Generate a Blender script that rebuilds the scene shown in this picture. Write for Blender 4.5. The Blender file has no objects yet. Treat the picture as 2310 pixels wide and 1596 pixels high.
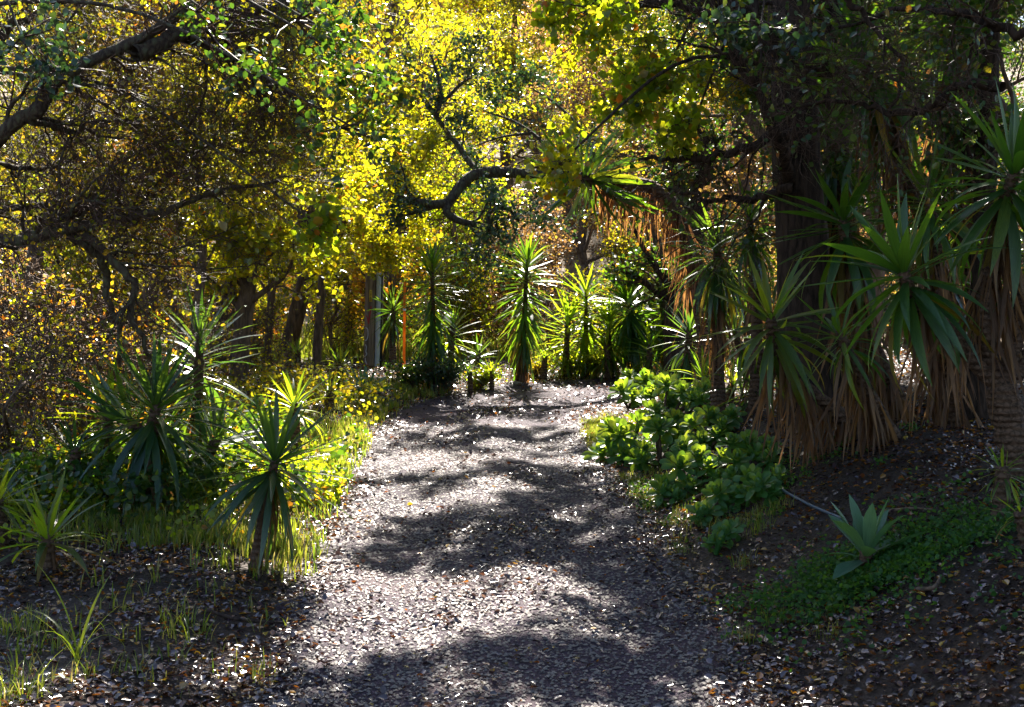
import bpy, math, random
import numpy as np
from mathutils import Vector, Matrix

# ------------------------------------------------------------------ camera, sky, sun, exposure
S = bpy.context.scene
COL = S.collection
F, CX, CY, EYE = 3208.0, 1155.0, 798.0, 1.7          # focal length in pixels of a 2310 px wide picture
cam_d = bpy.data.cameras.new('camera'); cam = bpy.data.objects.new('camera', cam_d); COL.objects.link(cam)
cam.location = (0, 0, EYE); cam.rotation_euler = (math.pi/2, 0, 0)
cam_d.sensor_width = 36; cam_d.lens = 36*F/2310; cam_d.clip_start = .05; cam_d.clip_end = 600
S.camera = cam
SUN_EL, SUN_AZ = math.radians(43), math.radians(1.5)   # azimuth from +Y towards +X
W = bpy.data.worlds.new('World'); S.world = W; W.use_nodes = True
nt = W.node_tree; nt.nodes.clear()
sky = nt.nodes.new('ShaderNodeTexSky'); sky.sky_type = 'NISHITA'; sky.sun_disc = False
sky.sun_elevation = SUN_EL; sky.sun_rotation = SUN_AZ
bg = nt.nodes.new('ShaderNodeBackground'); bg.inputs['Strength'].default_value = .055
ow = nt.nodes.new('ShaderNodeOutputWorld')
nt.links.new(sky.outputs[0], bg.inputs[0]); nt.links.new(bg.outputs[0], ow.inputs[0])
sd = bpy.data.lights.new('sun', 'SUN'); sd.energy = 5; sd.angle = math.radians(.53); sd.color = (1, .93, .82)
sun = bpy.data.objects.new('sun', sd); COL.objects.link(sun)
SDIR = Vector((math.sin(SUN_AZ)*math.cos(SUN_EL), math.cos(SUN_AZ)*math.cos(SUN_EL), math.sin(SUN_EL)))
sun.rotation_euler = SDIR.to_track_quat('Z', 'Y').to_euler(); sun.location = (0, 30, 40)
V = S.view_settings
V.view_transform = 'Standard'; V.look = 'None'; V.gamma = 1; V.exposure = 2.3; V.use_curve_mapping = False
S.cycles.use_denoising = True
S.cycles.max_bounces = 7; S.cycles.diffuse_bounces = 3; S.cycles.glossy_bounces = 2; S.cycles.transmission_bounces = 4
S.cycles.caustics_reflective = False; S.cycles.caustics_refractive = False
S.cycles.use_adaptive_sampling = True; S.cycles.adaptive_threshold = .02

rng = np.random.default_rng(11)
R_ = random.Random(5)

# ------------------------------------------------------------------ helpers
def world(px, py, d):
    return np.array([(px-CX)/F*d, d, EYE+(CY-py)/F*d])

def sm(a, b, x):
    t = np.clip((x-a)/(b-a), 0, 1); return t*t*(3-2*t)

CL = np.array([(0, -6), (0, 5), (-.15, 9), (-.28, 12.3), (-.1, 14.4), (.75, 16.1), (2.3, 17.0), (5, 17.5), (12, 18.5)], float)
def catmull(C, n):
    C = np.asarray(C, float)
    if len(C) == 2:
        t = np.linspace(0, 1, n)[:, None]; return C[0]*(1-t)+C[1]*t
    P = np.vstack([2*C[0]-C[1], C, 2*C[-1]-C[-2]])
    u = np.linspace(0, len(C)-1-1e-6, n); i = u.astype(int); t = (u-i)[:, None]
    p0, p1, p2, p3 = P[i], P[i+1], P[i+2], P[i+3]
    return .5*(2*p1+(p2-p0)*t+(2*p0-5*p1+4*p2-p3)*t*t+(3*p1-p0-3*p2+p3)*t**3)
CLS = catmull(CL, 160)
def path_dist(x, y):
    x = np.asarray(x, float); y = np.asarray(y, float)
    sh = x.shape; p = np.stack([x.ravel(), y.ravel()], 1); out = np.empty(len(p)); sx = np.empty(len(p))
    for k in range(0, len(p), 20000):
        q = p[k:k+20000]
        dd = ((q[:, None]-CLS[None])**2).sum(2); j = dd.argmin(1)
        out[k:k+20000] = np.sqrt(dd[np.arange(len(q)), j])
        tg = CLS[np.minimum(j+1, 159)]-CLS[np.maximum(j-1, 0)]
        r = q-CLS[j]
        sx[k:k+20000] = np.sign(tg[:, 1]*r[:, 0]-tg[:, 0]*r[:, 1])
    return out.reshape(sh), sx.reshape(sh)
def bumps(x, y):
    return (.030*np.sin(1.9*x+.7*y+1)*np.cos(1.3*y-.6*x)+.016*np.sin(4.3*x-2.1*y)*np.cos(3.7*y+1.1*x+2)
            + .007*np.sin(9.1*x+5.3*y)*np.sin(8.3*y-4.1*x))
def G(x, y):
    x = np.asarray(x, float); y = np.asarray(y, float)
    d, s = path_dist(x, y)
    z = .08*np.minimum(y, 20)
    z = z+.30*12*sm(20, 44, y)+.30*np.clip(y-34, 0, 55)
    right = s > 0
    near = 1-sm(16, 22, y)
    z = z+np.where(right, .55*sm(.95, 2.6, d)*near, .10*sm(1.0, 1.6, d)*near)
    z = z+np.where(right, .05, 0)*np.clip(d-2.6, 0, 6)*near
    z = z+bumps(x, y)*(.35+.65*sm(.6, 1.6, d))*(1+2*sm(20, 35, y))
    z = z-.035*np.exp(-((d-.55)/.2)**2)*near
    return z
def g1(x, y): return float(G(np.array([x]), np.array([y]))[0])
def hit(px, py):
    """ground point seen at a picture position"""
    ds = np.concatenate([np.arange(3, 24, .05), np.arange(24, 90, .5)])
    x = (px-CX)/F*ds; z = EYE+(CY-py)/F*ds; g = G(x, ds)
    j = np.argmax(z <= g)
    return np.array([x[j], ds[j], g[j]])

def norm(a): return a/np.maximum(np.linalg.norm(a, axis=-1, keepdims=True), 1e-9)

def make_mesh(name, verts, quads, mat, rnd=None, tris=None, smooth=False):
    me = bpy.data.meshes.new(name)
    verts = np.ascontiguousarray(verts, dtype=np.float32)
    nq = len(quads) if quads is not None else 0
    ntr = len(tris) if tris is not None else 0
    me.vertices.add(len(verts)); me.vertices.foreach_set('co', verts.ravel())
    lv = []; tot = []
    if nq: lv.append(np.asarray(quads, np.int32).ravel()); tot.append(np.full(nq, 4, np.int32))
    if ntr: lv.append(np.asarray(tris, np.int32).ravel()); tot.append(np.full(ntr, 3, np.int32))
    lv = np.concatenate(lv); tot = np.concatenate(tot)
    me.loops.add(len(lv)); me.loops.foreach_set('vertex_index', lv)
    me.polygons.add(len(tot))
    me.polygons.foreach_set('loop_start', np.concatenate([[0], np.cumsum(tot)[:-1]]).astype(np.int32))
    if smooth: me.polygons.foreach_set('use_smooth', np.ones(len(tot), bool))
    me.update(calc_edges=True)
    if rnd is not None:
        a = me.attributes.new('rnd', 'FLOAT', 'FACE'); a.data.foreach_set('value', np.asarray(rnd, np.float32))
    if mat: me.materials.append(mat)
    return me

class Geo:
    def __init__(s): s.v = []; s.q = []; s.r = []; s.n = 0
    def add(s, v, q, r=None):
        s.v.append(v); s.q.append(np.asarray(q)+s.n); s.n += len(v)
        s.r.append(np.asarray(r, np.float32) if r is not None else np.zeros(len(q), np.float32))
    def empty(s): return not s.v
    def mesh(s, name, mat, off=(0, 0, 0), smooth=False):
        return make_mesh(name, np.vstack(s.v)-np.array(off), np.vstack(s.q), mat, np.concatenate(s.r), smooth=smooth)

def obj(name, me, parent=None, kind=None, loc=None):
    o = bpy.data.objects.new(name, me); COL.objects.link(o)
    if parent: o.parent = parent
    if kind: o['kind'] = kind
    if loc is not None: o.location = tuple(float(c) for c in loc)
    return o
def tag(o, label, cat=None, group=None, kind=None):
    o['label'] = label
    if cat: o['category'] = cat
    if group: o['group'] = group
    if kind: o['kind'] = kind
    return o
def thing(name, loc, label, cat, group=None):
    o = bpy.data.objects.new(name, None); COL.objects.link(o); o.empty_display_size = .2
    o.location = tuple(float(c) for c in loc)
    return tag(o, label, cat, group)

def sweep(P, R, sides=6, jag=0, caps=False):
    """tubes along N paths of K points"""
    P = np.asarray(P, float); R = np.asarray(R, float)
    if P.ndim == 2: P = P[None]; R = R[None]
    N, K, _ = P.shape
    T = norm(np.gradient(P, axis=1)); m = norm(P[:, -1]-P[:, 0])
    ax = np.eye(3)[np.abs(m).argmin(1)]
    U = norm(np.cross(T, ax[:, None, :])); Vv = np.cross(T, U)
    a = np.arange(sides)*2*np.pi/sides
    rr = R[:, :, None]*(1+jag*rng.normal(size=(N, K, sides)) if jag else np.ones((1, 1, sides)))
    v = P[:, :, None, :]+rr[..., None]*(np.cos(a)[None, None, :, None]*U[:, :, None, :]+np.sin(a)[None, None, :, None]*Vv[:, :, None, :])
    base = (np.arange(N)*K*sides)[:, None, None]
    k = np.arange(K-1)[None, :, None]; s = np.arange(sides)[None, None, :]; s2 = (s+1) % sides
    q = np.stack([base+k*sides+s, base+k*sides+s2, base+(k+1)*sides+s2, base+(k+1)*sides+s], -1).reshape(-1, 4)
    return v.reshape(-1, 3), q

def grow(P, R, nc, t0, t1, L, ang, K=5, wig=.25, up=0., rr=.5, lvar=.4, tfall=.5, flat=0.):
    """children of N parent paths: returns their paths and radii"""
    N, Kp, _ = P.shape
    t = rng.uniform(t0, t1, (N, nc)); u = t*(Kp-1); i = np.minimum(u.astype(int), Kp-2); f = (u-i)[..., None]
    n = np.arange(N)[:, None]
    B = P[n, i]*(1-f)+P[n, i+1]*f; T = norm(P[n, i+1]-P[n, i]); r = R[n, i]*(1-f[..., 0])+R[n, i+1]*f[..., 0]
    B = B.reshape(-1, 3); T = T.reshape(-1, 3); r = r.ravel(); t = t.ravel(); M = len(B)
    q = rng.normal(size=(M, 3)); q = norm(q-(q*T).sum(1, keepdims=True)*T)
    a = np.radians(ang)*(1+.25*rng.normal(size=(M, 1)))
    d = norm(np.cos(a)*T+np.sin(a)*q); d[:, 2] *= (1-flat); d = norm(d)
    ln = L*(1+lvar*rng.uniform(-1, 1, M))*(1-tfall*(t-t0)/max(t1-t0, 1e-6))/(K-1)
    out = np.empty((M, K, 3)); out[:, 0] = B
    for k in range(1, K):
        out[:, k] = out[:, k-1]+d*ln[:, None]
        d = norm(d+wig*rng.normal(size=(M, 3))+np.array([0, 0, up]))
    RR = (r*rr)[:, None]*np.linspace(1, .2, K)[None]
    return out, RR

def pts_on(P, n, t0=.1):
    N, K, _ = P.shape
    i = rng.integers(0, N, n); t = rng.uniform(t0, 1, n)*(K-1); k = np.minimum(t.astype(int), K-2); f = (t-k)[:, None]
    return P[i, k]*(1-f)+P[i, k+1]*f

def leaves(C, size, up=.6, droop=.4, w=.42, fold=.25, svar=.35, hexa=False, rnd=None):
    n = len(C); nn = norm(rng.normal(size=(n, 3))+np.array([0, 0, up]))
    a = rng.normal(size=(n, 3)); a[:, 2] -= droop; a = norm(a-(a*nn).sum(1, keepdims=True)*nn); b = np.cross(nn, a)
    s = (size*(1+svar*rng.uniform(-1, 1, n)))[:, None]
    r = rng.uniform(0, 1, n) if rnd is None else rnd
    if hexa:
        v = np.stack([C, C+a*s*.3+b*s*w*.9+nn*s*fold*w, C+a*s*.68+b*s*w*.8+nn*s*fold*w, C+a*s,
                      C+a*s*.68-b*s*w*.8+nn*s*fold*w, C+a*s*.3-b*s*w*.9+nn*s*fold*w], 1).reshape(-1, 3)
        k = np.arange(n)[:, None]*6
        q = np.concatenate([k+np.array([[0, 1, 2, 3]]), k+np.array([[0, 3, 4, 5]])], 0)
        return v, q, np.concatenate([r, r])
    v = np.stack([C, C+a*s*.45+b*s*w+nn*s*fold*w, C+a*s, C+a*s*.45-b*s*w+nn*s*fold*w], 1).reshape(-1, 3)
    q = np.arange(n)[:, None]*4+np.array([[0, 1, 2, 3]])
    return v, q, r

# ------------------------------------------------------------------ materials
def nodes(name):
    m = bpy.data.materials.new(name); m.use_nodes = True; t = m.node_tree; t.nodes.clear()
    out = t.nodes.new('ShaderNodeOutputMaterial')
    return m, t, out
def ramp(t, fac, stops):
    r = t.nodes.new('ShaderNodeValToRGB'); e = r.color_ramp.elements
    e[0].position = stops[0][0]; e[0].color = (*stops[0][1], 1); e[1].position = stops[-1][0]; e[1].color = (*stops[-1][1], 1)
    for p, c in stops[1:-1]:
        x = e.new(p); x.color = (*c, 1)
    t.links.new(fac, r.inputs[0]); return r
def leaf_mat(name, stops, tstops, rough=.35, spec=.5, mix=.45, src='attr', veins=False):
    m, t, out = nodes(name)
    if src == 'attr':
        a = t.nodes.new('ShaderNodeAttribute'); a.attribute_name = 'rnd'; fac = a.outputs['Fac']
    else:
        a = t.nodes.new('ShaderNodeObjectInfo'); fac = a.outputs['Random']
    r1 = ramp(t, fac, stops); r2 = ramp(t, fac, tstops)
    c1, c2 = r1.outputs[0], r2.outputs[0]
    p = t.nodes.new('ShaderNodeBsdfPrincipled'); tr = t.nodes.new('ShaderNodeBsdfTranslucent'); mx = t.nodes.new('ShaderNodeMixShader')
    if veins:
        tc = t.nodes.new('ShaderNodeTexCoord'); mp = t.nodes.new('ShaderNodeMapping'); mp.inputs['Scale'].default_value = (160, 60, 3)
        no = t.nodes.new('ShaderNodeTexNoise'); no.inputs['Scale'].default_value = 1; no.inputs['Detail'].default_value = 3
        t.links.new(tc.outputs['Object'], mp.inputs[0]); t.links.new(mp.outputs[0], no.inputs[0])
        rr = ramp(t, no.outputs[0], [(.3, (.62, .62, .62)), (.7, (1.25, 1.25, 1.25))])
        for i, c in enumerate((c1, c2)):
            mu = t.nodes.new('ShaderNodeMix'); mu.data_type = 'RGBA'; mu.blend_type = 'MULTIPLY'; mu.inputs[0].default_value = .8
            t.links.new(c, mu.inputs[6]); t.links.new(rr.outputs[0], mu.inputs[7])
            if i == 0: c1 = mu.outputs[2]
            else: c2 = mu.outputs[2]
        bp = t.nodes.new('ShaderNodeBump'); bp.inputs['Strength'].default_value = .25; bp.inputs['Distance'].default_value = .003
        t.links.new(no.outputs[0], bp.inputs['Height']); t.links.new(bp.outputs[0], p.inputs['Normal'])
    t.links.new(c1, p.inputs['Base Color']); t.links.new(c2, tr.inputs[0])
    p.inputs['Roughness'].default_value = rough; p.inputs['Specular IOR Level'].default_value = spec
    mx.inputs[0].default_value = mix
    t.links.new(p.outputs[0], mx.inputs[1]); t.links.new(tr.outputs[0], mx.inputs[2]); t.links.new(mx.outputs[0], out.inputs[0])
    return m
def bark_mat(name, c0, c1, scale=9, stretch=.25, bump=.8, rough=.8, rings=0, c2=None):
    m, t, out = nodes(name)
    tc = t.nodes.new('ShaderNodeTexCoord'); mp = t.nodes.new('ShaderNodeMapping'); mp.inputs['Scale'].default_value = (scale, scale, scale*stretch)
    no = t.nodes.new('ShaderNodeTexNoise'); no.inputs['Scale'].default_value = 1.6; no.inputs['Detail'].default_value = 7; no.inputs['Roughness'].default_value = .65
    vo = t.nodes.new('ShaderNodeTexVoronoi'); vo.feature = 'DISTANCE_TO_EDGE'; vo.inputs['Scale'].default_value = 1.5
    t.links.new(tc.outputs['Object'], mp.inputs[0]); t.links.new(mp.outputs[0], no.inputs[0])
    ad = t.nodes.new('ShaderNodeVectorMath'); ad.operation = 'MULTIPLY_ADD'; ad.inputs[1].default_value = (.8, .8, .8)
    t.links.new(no.outputs['Color'], ad.inputs[0]); t.links.new(mp.outputs[0], ad.inputs[2]); t.links.new(ad.outputs[0], vo.inputs[0])
    mul = t.nodes.new('ShaderNodeMath'); mul.operation = 'MULTIPLY_ADD'; mul.inputs[1].default_value = 1.2
    t.links.new(vo.outputs['Distance'], mul.inputs[0]); t.links.new(no.outputs[0], mul.inputs[2])
    st = [(.38, c0), (.75, c1)] if c2 is None else [(.35, c0), (.62, c1), (.9, c2)]
    rp = ramp(t, mul.outputs[0], st)
    p = t.nodes.new('ShaderNodeBsdfPrincipled'); p.inputs['Roughness'].default_value = rough; p.inputs['Specular IOR Level'].default_value = .15
    bp = t.nodes.new('ShaderNodeBump'); bp.inputs['Strength'].default_value = bump; bp.inputs['Distance'].default_value = .02
    h = mul.outputs[0]
    if rings:
        wv = t.nodes.new('ShaderNodeTexWave'); wv.bands_direction = 'Z'; wv.inputs['Scale'].default_value = rings; wv.inputs['Distortion'].default_value = 3
        t.links.new(tc.outputs['Object'], wv.inputs[0])
        a2 = t.nodes.new('ShaderNodeMath'); a2.operation = 'ADD'; t.links.new(h, a2.inputs[0]); t.links.new(wv.outputs['Fac'], a2.inputs[1]); h = a2.outputs[0]
    t.links.new(h, bp.inputs['Height']); t.links.new(bp.outputs[0], p.inputs['Normal'])
    t.links.new(rp.outputs[0], p.inputs['Base Color']); t.links.new(p.outputs[0], out.inputs[0])
    return m
def plain(name, c, rough=.5, spec=.5, c2=None, scale=12, bump=.2):
    m, t, out = nodes(name)
    p = t.nodes.new('ShaderNodeBsdfPrincipled'); p.inputs['Roughness'].default_value = rough; p.inputs['Specular IOR Level'].default_value = spec
    no = t.nodes.new('ShaderNodeTexNoise'); no.inputs['Scale'].default_value = scale; no.inputs['Detail'].default_value = 6
    tc = t.nodes.new('ShaderNodeTexCoord'); t.links.new(tc.outputs['Object'], no.inputs[0])
    rp = ramp(t, no.outputs[0], [(.35, c), (.7, c2 or tuple(x*1.25 for x in c))])
    bp = t.nodes.new('ShaderNodeBump'); bp.inputs['Strength'].default_value = bump; bp.inputs['Distance'].default_value = .01
    t.links.new(no.outputs[0], bp.inputs['Height']); t.links.new(bp.outputs[0], p.inputs['Normal'])
    t.links.new(rp.outputs[0], p.inputs['Base Color']); t.links.new(p.outputs[0], out.inputs[0])
    return m

M = {}
# foliage: what is reflected, then what shines through
M['yellow'] = leaf_mat('yellow_green_foliage', [(0, (.05, .075, .012)), (.85, (.09, .11, .015)), (1, (.14, .06, .01))],
                       [(0, (.42, .50, .010)), (.5, (.68, .66, .012)), (.94, (.84, .66, .012)), (1, (.85, .25, .02))], .25, .9, .58)
M['lime'] = leaf_mat('lime_foliage', [(0, (.04, .08, .012)), (.9, (.07, .11, .015)), (1, (.16, .06, .01))],
                     [(0, (.32, .50, .010)), (.6, (.58, .68, .012)), (.93, (.72, .64, .02)), (1, (.85, .24, .02))], .32, .55, .56)
M['gold'] = leaf_mat('golden_foliage', [(0, (.10, .07, .012)), (1, (.16, .08, .015))],
                     [(0, (.72, .50, .015)), (.6, (.85, .46, .015)), (1, (.80, .22, .02))], .35, .5, .55)
M['olive'] = leaf_mat('olive_foliage', [(0, (.035, .05, .015)), (1, (.08, .08, .025))],
                      [(0, (.26, .30, .01)), (.6, (.58, .52, .012)), (1, (.78, .46, .02))], .25, .9, .54)
M['teal'] = leaf_mat('dark_waxy_foliage', [(0, (.012, .035, .022)), (1, (.03, .065, .04))],
                     [(0, (.03, .08, .02)), (.8, (.08, .16, .02)), (1, (.30, .34, .03))], .28, .7, .3)
M['brownleaf'] = leaf_mat('dry_brown_foliage', [(0, (.07, .042, .025)), (1, (.16, .085, .045))],
                          [(0, (.26, .13, .05)), (.7, (.48, .26, .08)), (1, (.75, .50, .04))], .38, .6, .5)
M['darkleaf'] = leaf_mat('dark_green_foliage', [(0, (.015, .04, .014)), (1, (.03, .07, .02))],
                         [(0, (.05, .14, .01)), (.7, (.16, .30, .012)), (.95, (.50, .48, .02)), (1, (.75, .2, .02))], .3, .6, .4)
M['grass'] = leaf_mat('grass_blades', [(0, (.04, .085, .012)), (.8, (.09, .12, .02)), (1, (.2, .16, .06))],
                      [(0, (.20, .34, .02)), (.6, (.46, .50, .03)), (1, (.62, .48, .14))], .35, .5, .46)
M['clover'] = leaf_mat('clover_leaves', [(0, (.015, .06, .018)), (1, (.03, .10, .02))],
                       [(0, (.08, .25, .02)), (1, (.25, .45, .03))], .5, .3, .4)
M['litter'] = leaf_mat('fallen_leaves', [(0, (.034, .022, .029)), (.35, (.096, .062, .086)), (.62, (.05, .030, .024)), (.80, (.13, .045, .015)), (.93, (.22, .08, .012)), (1, (.30, .20, .025))],
                       [(0, (.04, .025, .02)), (.62, (.10, .05, .025)), (.80, (.4, .11, .015)), (.93, (.75, .25, .02)), (1, (.8, .5, .03))], .24, 1.0, .22)
for n_ in M['litter'].node_tree.nodes:
    if n_.type == 'BSDF_PRINCIPLED': n_.inputs['IOR'].default_value = 1.55
M['yucca'] = leaf_mat('yucca_leaf', [(0, (.018, .055, .022)), (1, (.035, .085, .025))],
                      [(0, (.26, .46, .012)), (.6, (.46, .60, .012)), (1, (.62, .64, .02))], .32, .7, .5, 'obj', True)
M['yuccad'] = leaf_mat('deep_green_yucca_leaf', [(0, (.018, .06, .022)), (1, (.032, .09, .026))],
                       [(0, (.14, .32, .012)), (.75, (.24, .42, .012)), (1, (.60, .62, .02))], .36, .6, .40, 'obj', True)
M['yuccab'] = leaf_mat('bluish_yucca_leaf', [(0, (.010, .038, .026)), (1, (.018, .058, .032))],
                       [(0, (.12, .28, .02)), (1, (.30, .45, .02))], .26, .7, .36, 'obj', True)
M['deadleaf'] = leaf_mat('dead_yucca_leaf', [(0, (.06, .036, .026)), (.6, (.13, .080, .052)), (1, (.22, .15, .10))],
                         [(0, (.30, .13, .04)), (1, (.62, .30, .08))], .6, .3, .4, 'obj', True)
M['agave'] = leaf_mat('agave_leaf', [(0, (.06, .14, .09)), (1, (.10, .19, .11))],
                      [(0, (.12, .30, .06)), (1, (.22, .42, .06))], .45, .5, .3, 'obj', True)
M['aeonium'] = leaf_mat('aeonium_leaf', [(0, (.03, .105, .03)), (.7, (.045, .14, .035)), (1, (.06, .16, .085))],
                        [(0, (.22, .42, .02)), (.7, (.46, .60, .025)), (1, (.55, .64, .03))], .34, .5, .42, 'obj', False)
M['bark'] = bark_mat('rough_dark_bark', (.010, .007, .006), (.062, .040, .031), 13, .22, 1.0)
M['oldleaf'] = leaf_mat('yellowing_yucca_leaf', [(0, (.09, .075, .02)), (1, (.16, .11, .035))], [(0, (.5, .40, .02)), (1, (.7, .42, .04))], .5, .4, .45, 'obj', True)
M['twig'] = bark_mat('reddish_twig_bark', (.035, .02, .015), (.12, .07, .052), 20, .5, .4, .5)
M['greybark'] = bark_mat('lichen_grey_bark', (.022, .016, .013), (.075, .055, .042), 14, .5, .8, .8, 0, (.10, .10, .06))
M['bgbark'] = bark_mat('pale_brown_bark', (.05, .035, .028), (.16, .11, .08), 8, .25, .8)
M['yuccabark'] = bark_mat('ringed_yucca_bark', (.04, .025, .018), (.16, .10, .07), 22, 1.2, .9, .8, 9)
M['stemwood'] = bark_mat('succulent_stem', (.03, .02, .015), (.10, .065, .045), 30, .6, .6)

def ground_material():
    m, t, out = nodes('forest_soil')
    tc = t.nodes.new('ShaderNodeTexCoord')
    n1 = t.nodes.new('ShaderNodeTexNoise'); n1.inputs['Scale'].default_value = 1.3; n1.inputs['Detail'].default_value = 9
    n2 = t.nodes.new('ShaderNodeTexNoise'); n2.inputs['Scale'].default_value = 40; n2.inputs['Detail'].default_value = 6
    vo = t.nodes.new('ShaderNodeTexVoronoi'); vo.inputs['Scale'].default_value = 42
    for n in (n1, n2, vo): t.links.new(tc.outputs['Object'], n.inputs['Vector'])
    mx = t.nodes.new('ShaderNodeMath'); mx.operation = 'MULTIPLY_ADD'; mx.inputs[1].default_value = .5
    t.links.new(n2.outputs[0], mx.inputs[0]); t.links.new(n1.outputs[0], mx.inputs[2])
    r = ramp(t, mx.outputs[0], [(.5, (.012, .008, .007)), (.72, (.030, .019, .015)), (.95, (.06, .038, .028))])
    p = t.nodes.new('ShaderNodeBsdfPrincipled'); p.inputs['Roughness'].default_value = .85; p.inputs['Specular IOR Level'].default_value = .3
    bp = t.nodes.new('ShaderNodeBump'); bp.inputs['Strength'].default_value = .9; bp.inputs['Distance'].default_value = .02
    ad = t.nodes.new('ShaderNodeMath'); t.links.new(n2.outputs[0], ad.inputs[0]); t.links.new(vo.outputs['Distance'], ad.inputs[1])
    t.links.new(ad.outputs[0], bp.inputs['Height']); t.links.new(bp.outputs[0], p.inputs['Normal'])
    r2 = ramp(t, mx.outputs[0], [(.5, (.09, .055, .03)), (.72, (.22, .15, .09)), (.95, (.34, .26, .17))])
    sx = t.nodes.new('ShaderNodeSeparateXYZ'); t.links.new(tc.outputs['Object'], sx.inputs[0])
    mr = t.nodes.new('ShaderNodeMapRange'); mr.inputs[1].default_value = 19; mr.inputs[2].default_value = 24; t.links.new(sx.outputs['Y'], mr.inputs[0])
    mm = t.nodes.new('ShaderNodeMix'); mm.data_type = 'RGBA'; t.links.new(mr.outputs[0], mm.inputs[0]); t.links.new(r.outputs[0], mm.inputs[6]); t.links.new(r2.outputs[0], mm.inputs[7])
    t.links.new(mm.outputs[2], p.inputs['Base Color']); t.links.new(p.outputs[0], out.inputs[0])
    return m
def path_material():
    m, t, out = nodes('leafy_gravel')
    tc = t.nodes.new('ShaderNodeTexCoord')
    n1 = t.nodes.new('ShaderNodeTexNoise'); n1.inputs['Scale'].default_value = .9; n1.inputs['Detail'].default_value = 8
    vo = t.nodes.new('ShaderNodeTexVoronoi'); vo.inputs['Scale'].default_value = 75
    vo2 = t.nodes.new('ShaderNodeTexVoronoi'); vo2.inputs['Scale'].default_value = 190
    for n in (n1, vo, vo2): t.links.new(tc.outputs['Object'], n.inputs['Vector'])
    r = ramp(t, n1.outputs[0], [(.3, (.038, .024, .042)), (.55, (.074, .047, .072)), (.75, (.128, .082, .088))])
    r2 = ramp(t, vo.outputs['Color'], [(.1, (.45, .45, .47)), (.9, (1.35, 1.3, 1.28))])
    mu = t.nodes.new('ShaderNodeMix'); mu.data_type = 'RGBA'; mu.blend_type = 'MULTIPLY'; mu.inputs[0].default_value = 1
    t.links.new(r.outputs[0], mu.inputs[6]); t.links.new(r2.outputs[0], mu.inputs[7])
    p = t.nodes.new('ShaderNodeBsdfPrincipled'); p.inputs['Roughness'].default_value = .8; p.inputs['Specular IOR Level'].default_value = .3
    bp = t.nodes.new('ShaderNodeBump'); bp.inputs['Strength'].default_value = .9; bp.inputs['Distance'].default_value = .015
    ad = t.nodes.new('ShaderNodeMath'); t.links.new(vo.outputs['Distance'], ad.inputs[0]); t.links.new(vo2.outputs['Distance'], ad.inputs[1])
    t.links.new(ad.outputs[0], bp.inputs['Height']); t.links.new(bp.outputs[0], p.inputs['Normal'])
    t.links.new(mu.outputs[2], p.inputs['Base Color']); t.links.new(p.outputs[0], out.inputs[0])
    return m
M['ground'] = ground_material(); M['path'] = path_material()

# ------------------------------------------------------------------ ground and path
xs = np.concatenate([np.linspace(-160, -14, 30), np.linspace(-13, -4.6, 40), np.linspace(-4.5, 4.5, 130), np.linspace(4.6, 13, 40), np.linspace(14, 160, 30)])
ys = np.concatenate([np.linspace(-40, 3, 24), np.linspace(3.1, 19, 190), np.linspace(19.2, 45, 90), np.linspace(46, 260, 70)])
X, Y = np.meshgrid(xs, ys); Z = G(X, Y)
nx, ny = len(xs), len(ys)
i = (np.arange(ny-1)[:, None]*nx+np.arange(nx-1)[None]).ravel()
gq = np.stack([i, i+1, i+1+nx, i+nx], 1)
tag(obj('ground', make_mesh('ground', np.stack([X, Y, Z], -1).reshape(-1, 3), gq, M['ground'], smooth=True)),
    'dark leaf-strewn soil of the banks and the wooded hillside', kind='structure')
cl = catmull(CL, 300); tg = norm(np.gradient(cl, axis=0)); nr = np.stack([tg[:, 1], -tg[:, 0]], 1)
ww = np.linspace(-1, 1, 34)
u = np.arange(300)/10
wl = 1.0+.06*np.sin(u*1.7)+.04*np.sin(u*4.1+1)+.02*rng.normal(size=300)
PX = cl[:, None, :]+nr[:, None, :]*(ww[None, :, None]*wl[:, None, None])
PZ = G(PX[..., 0], PX[..., 1])+.014-.02*np.abs(ww)[None]**8
i = (np.arange(299)[:, None]*34+np.arange(33)[None]).ravel()
tag(obj('path', make_mesh('path', np.concatenate([PX, PZ[..., None]], -1).reshape(-1, 3), np.stack([i, i+1, i+35, i+34], 1), M['path'], smooth=True)),
    'grey-brown gravel path curving right between the banks', kind='structure')

# ------------------------------------------------------------------ long-leaved plants
def blade_mesh(name, mat, wr, bend, twist=0, chan=.25, fat=.42, seg=8, tip=1.0, wave=0):
    """one leaf of unit length along +Z that droops towards -Y"""
    v = []; t = np.linspace(0, 1, seg+1); z = 0; y = 0
    for k, a in enumerate(t):
        w = wr*.5*(.45+.55*math.sin(min(a/fat, 1)*math.pi/2))*(1-max(0, (a-fat)/(1-fat))**(1.6*tip))
        w = max(w, .0008)
        th = bend*a**1.4
        if k: z += math.cos(th)/seg; y -= math.sin(th)/seg
        tw = twist*a; cx, sx = math.cos(tw), math.sin(tw); wv = wave*math.sin(a*9)
        ny_, nz_ = math.cos(th), math.sin(th)
        for s in (-1, 0, 1):
            off = abs(s)*w*chan
            xx = s*w*cx+wv; hh = off+s*w*sx
            v.append((xx, y+hh*ny_, z+hh*nz_))
    q = []
    for k in range(seg):
        b = k*3
        q += [(b, b+1, b+4, b+3), (b+1, b+2, b+5, b+4)]
    return make_mesh(name, np.array(v), q, mat, smooth=True)
def blades(mat, wr, n=7, **kw):
    return [blade_mesh('leaf', mat, wr*(.85+.3*R_.random()), b, twist=R_.uniform(-.5, .5), **kw) for b in np.linspace(.05, 1.25, n)]
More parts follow.
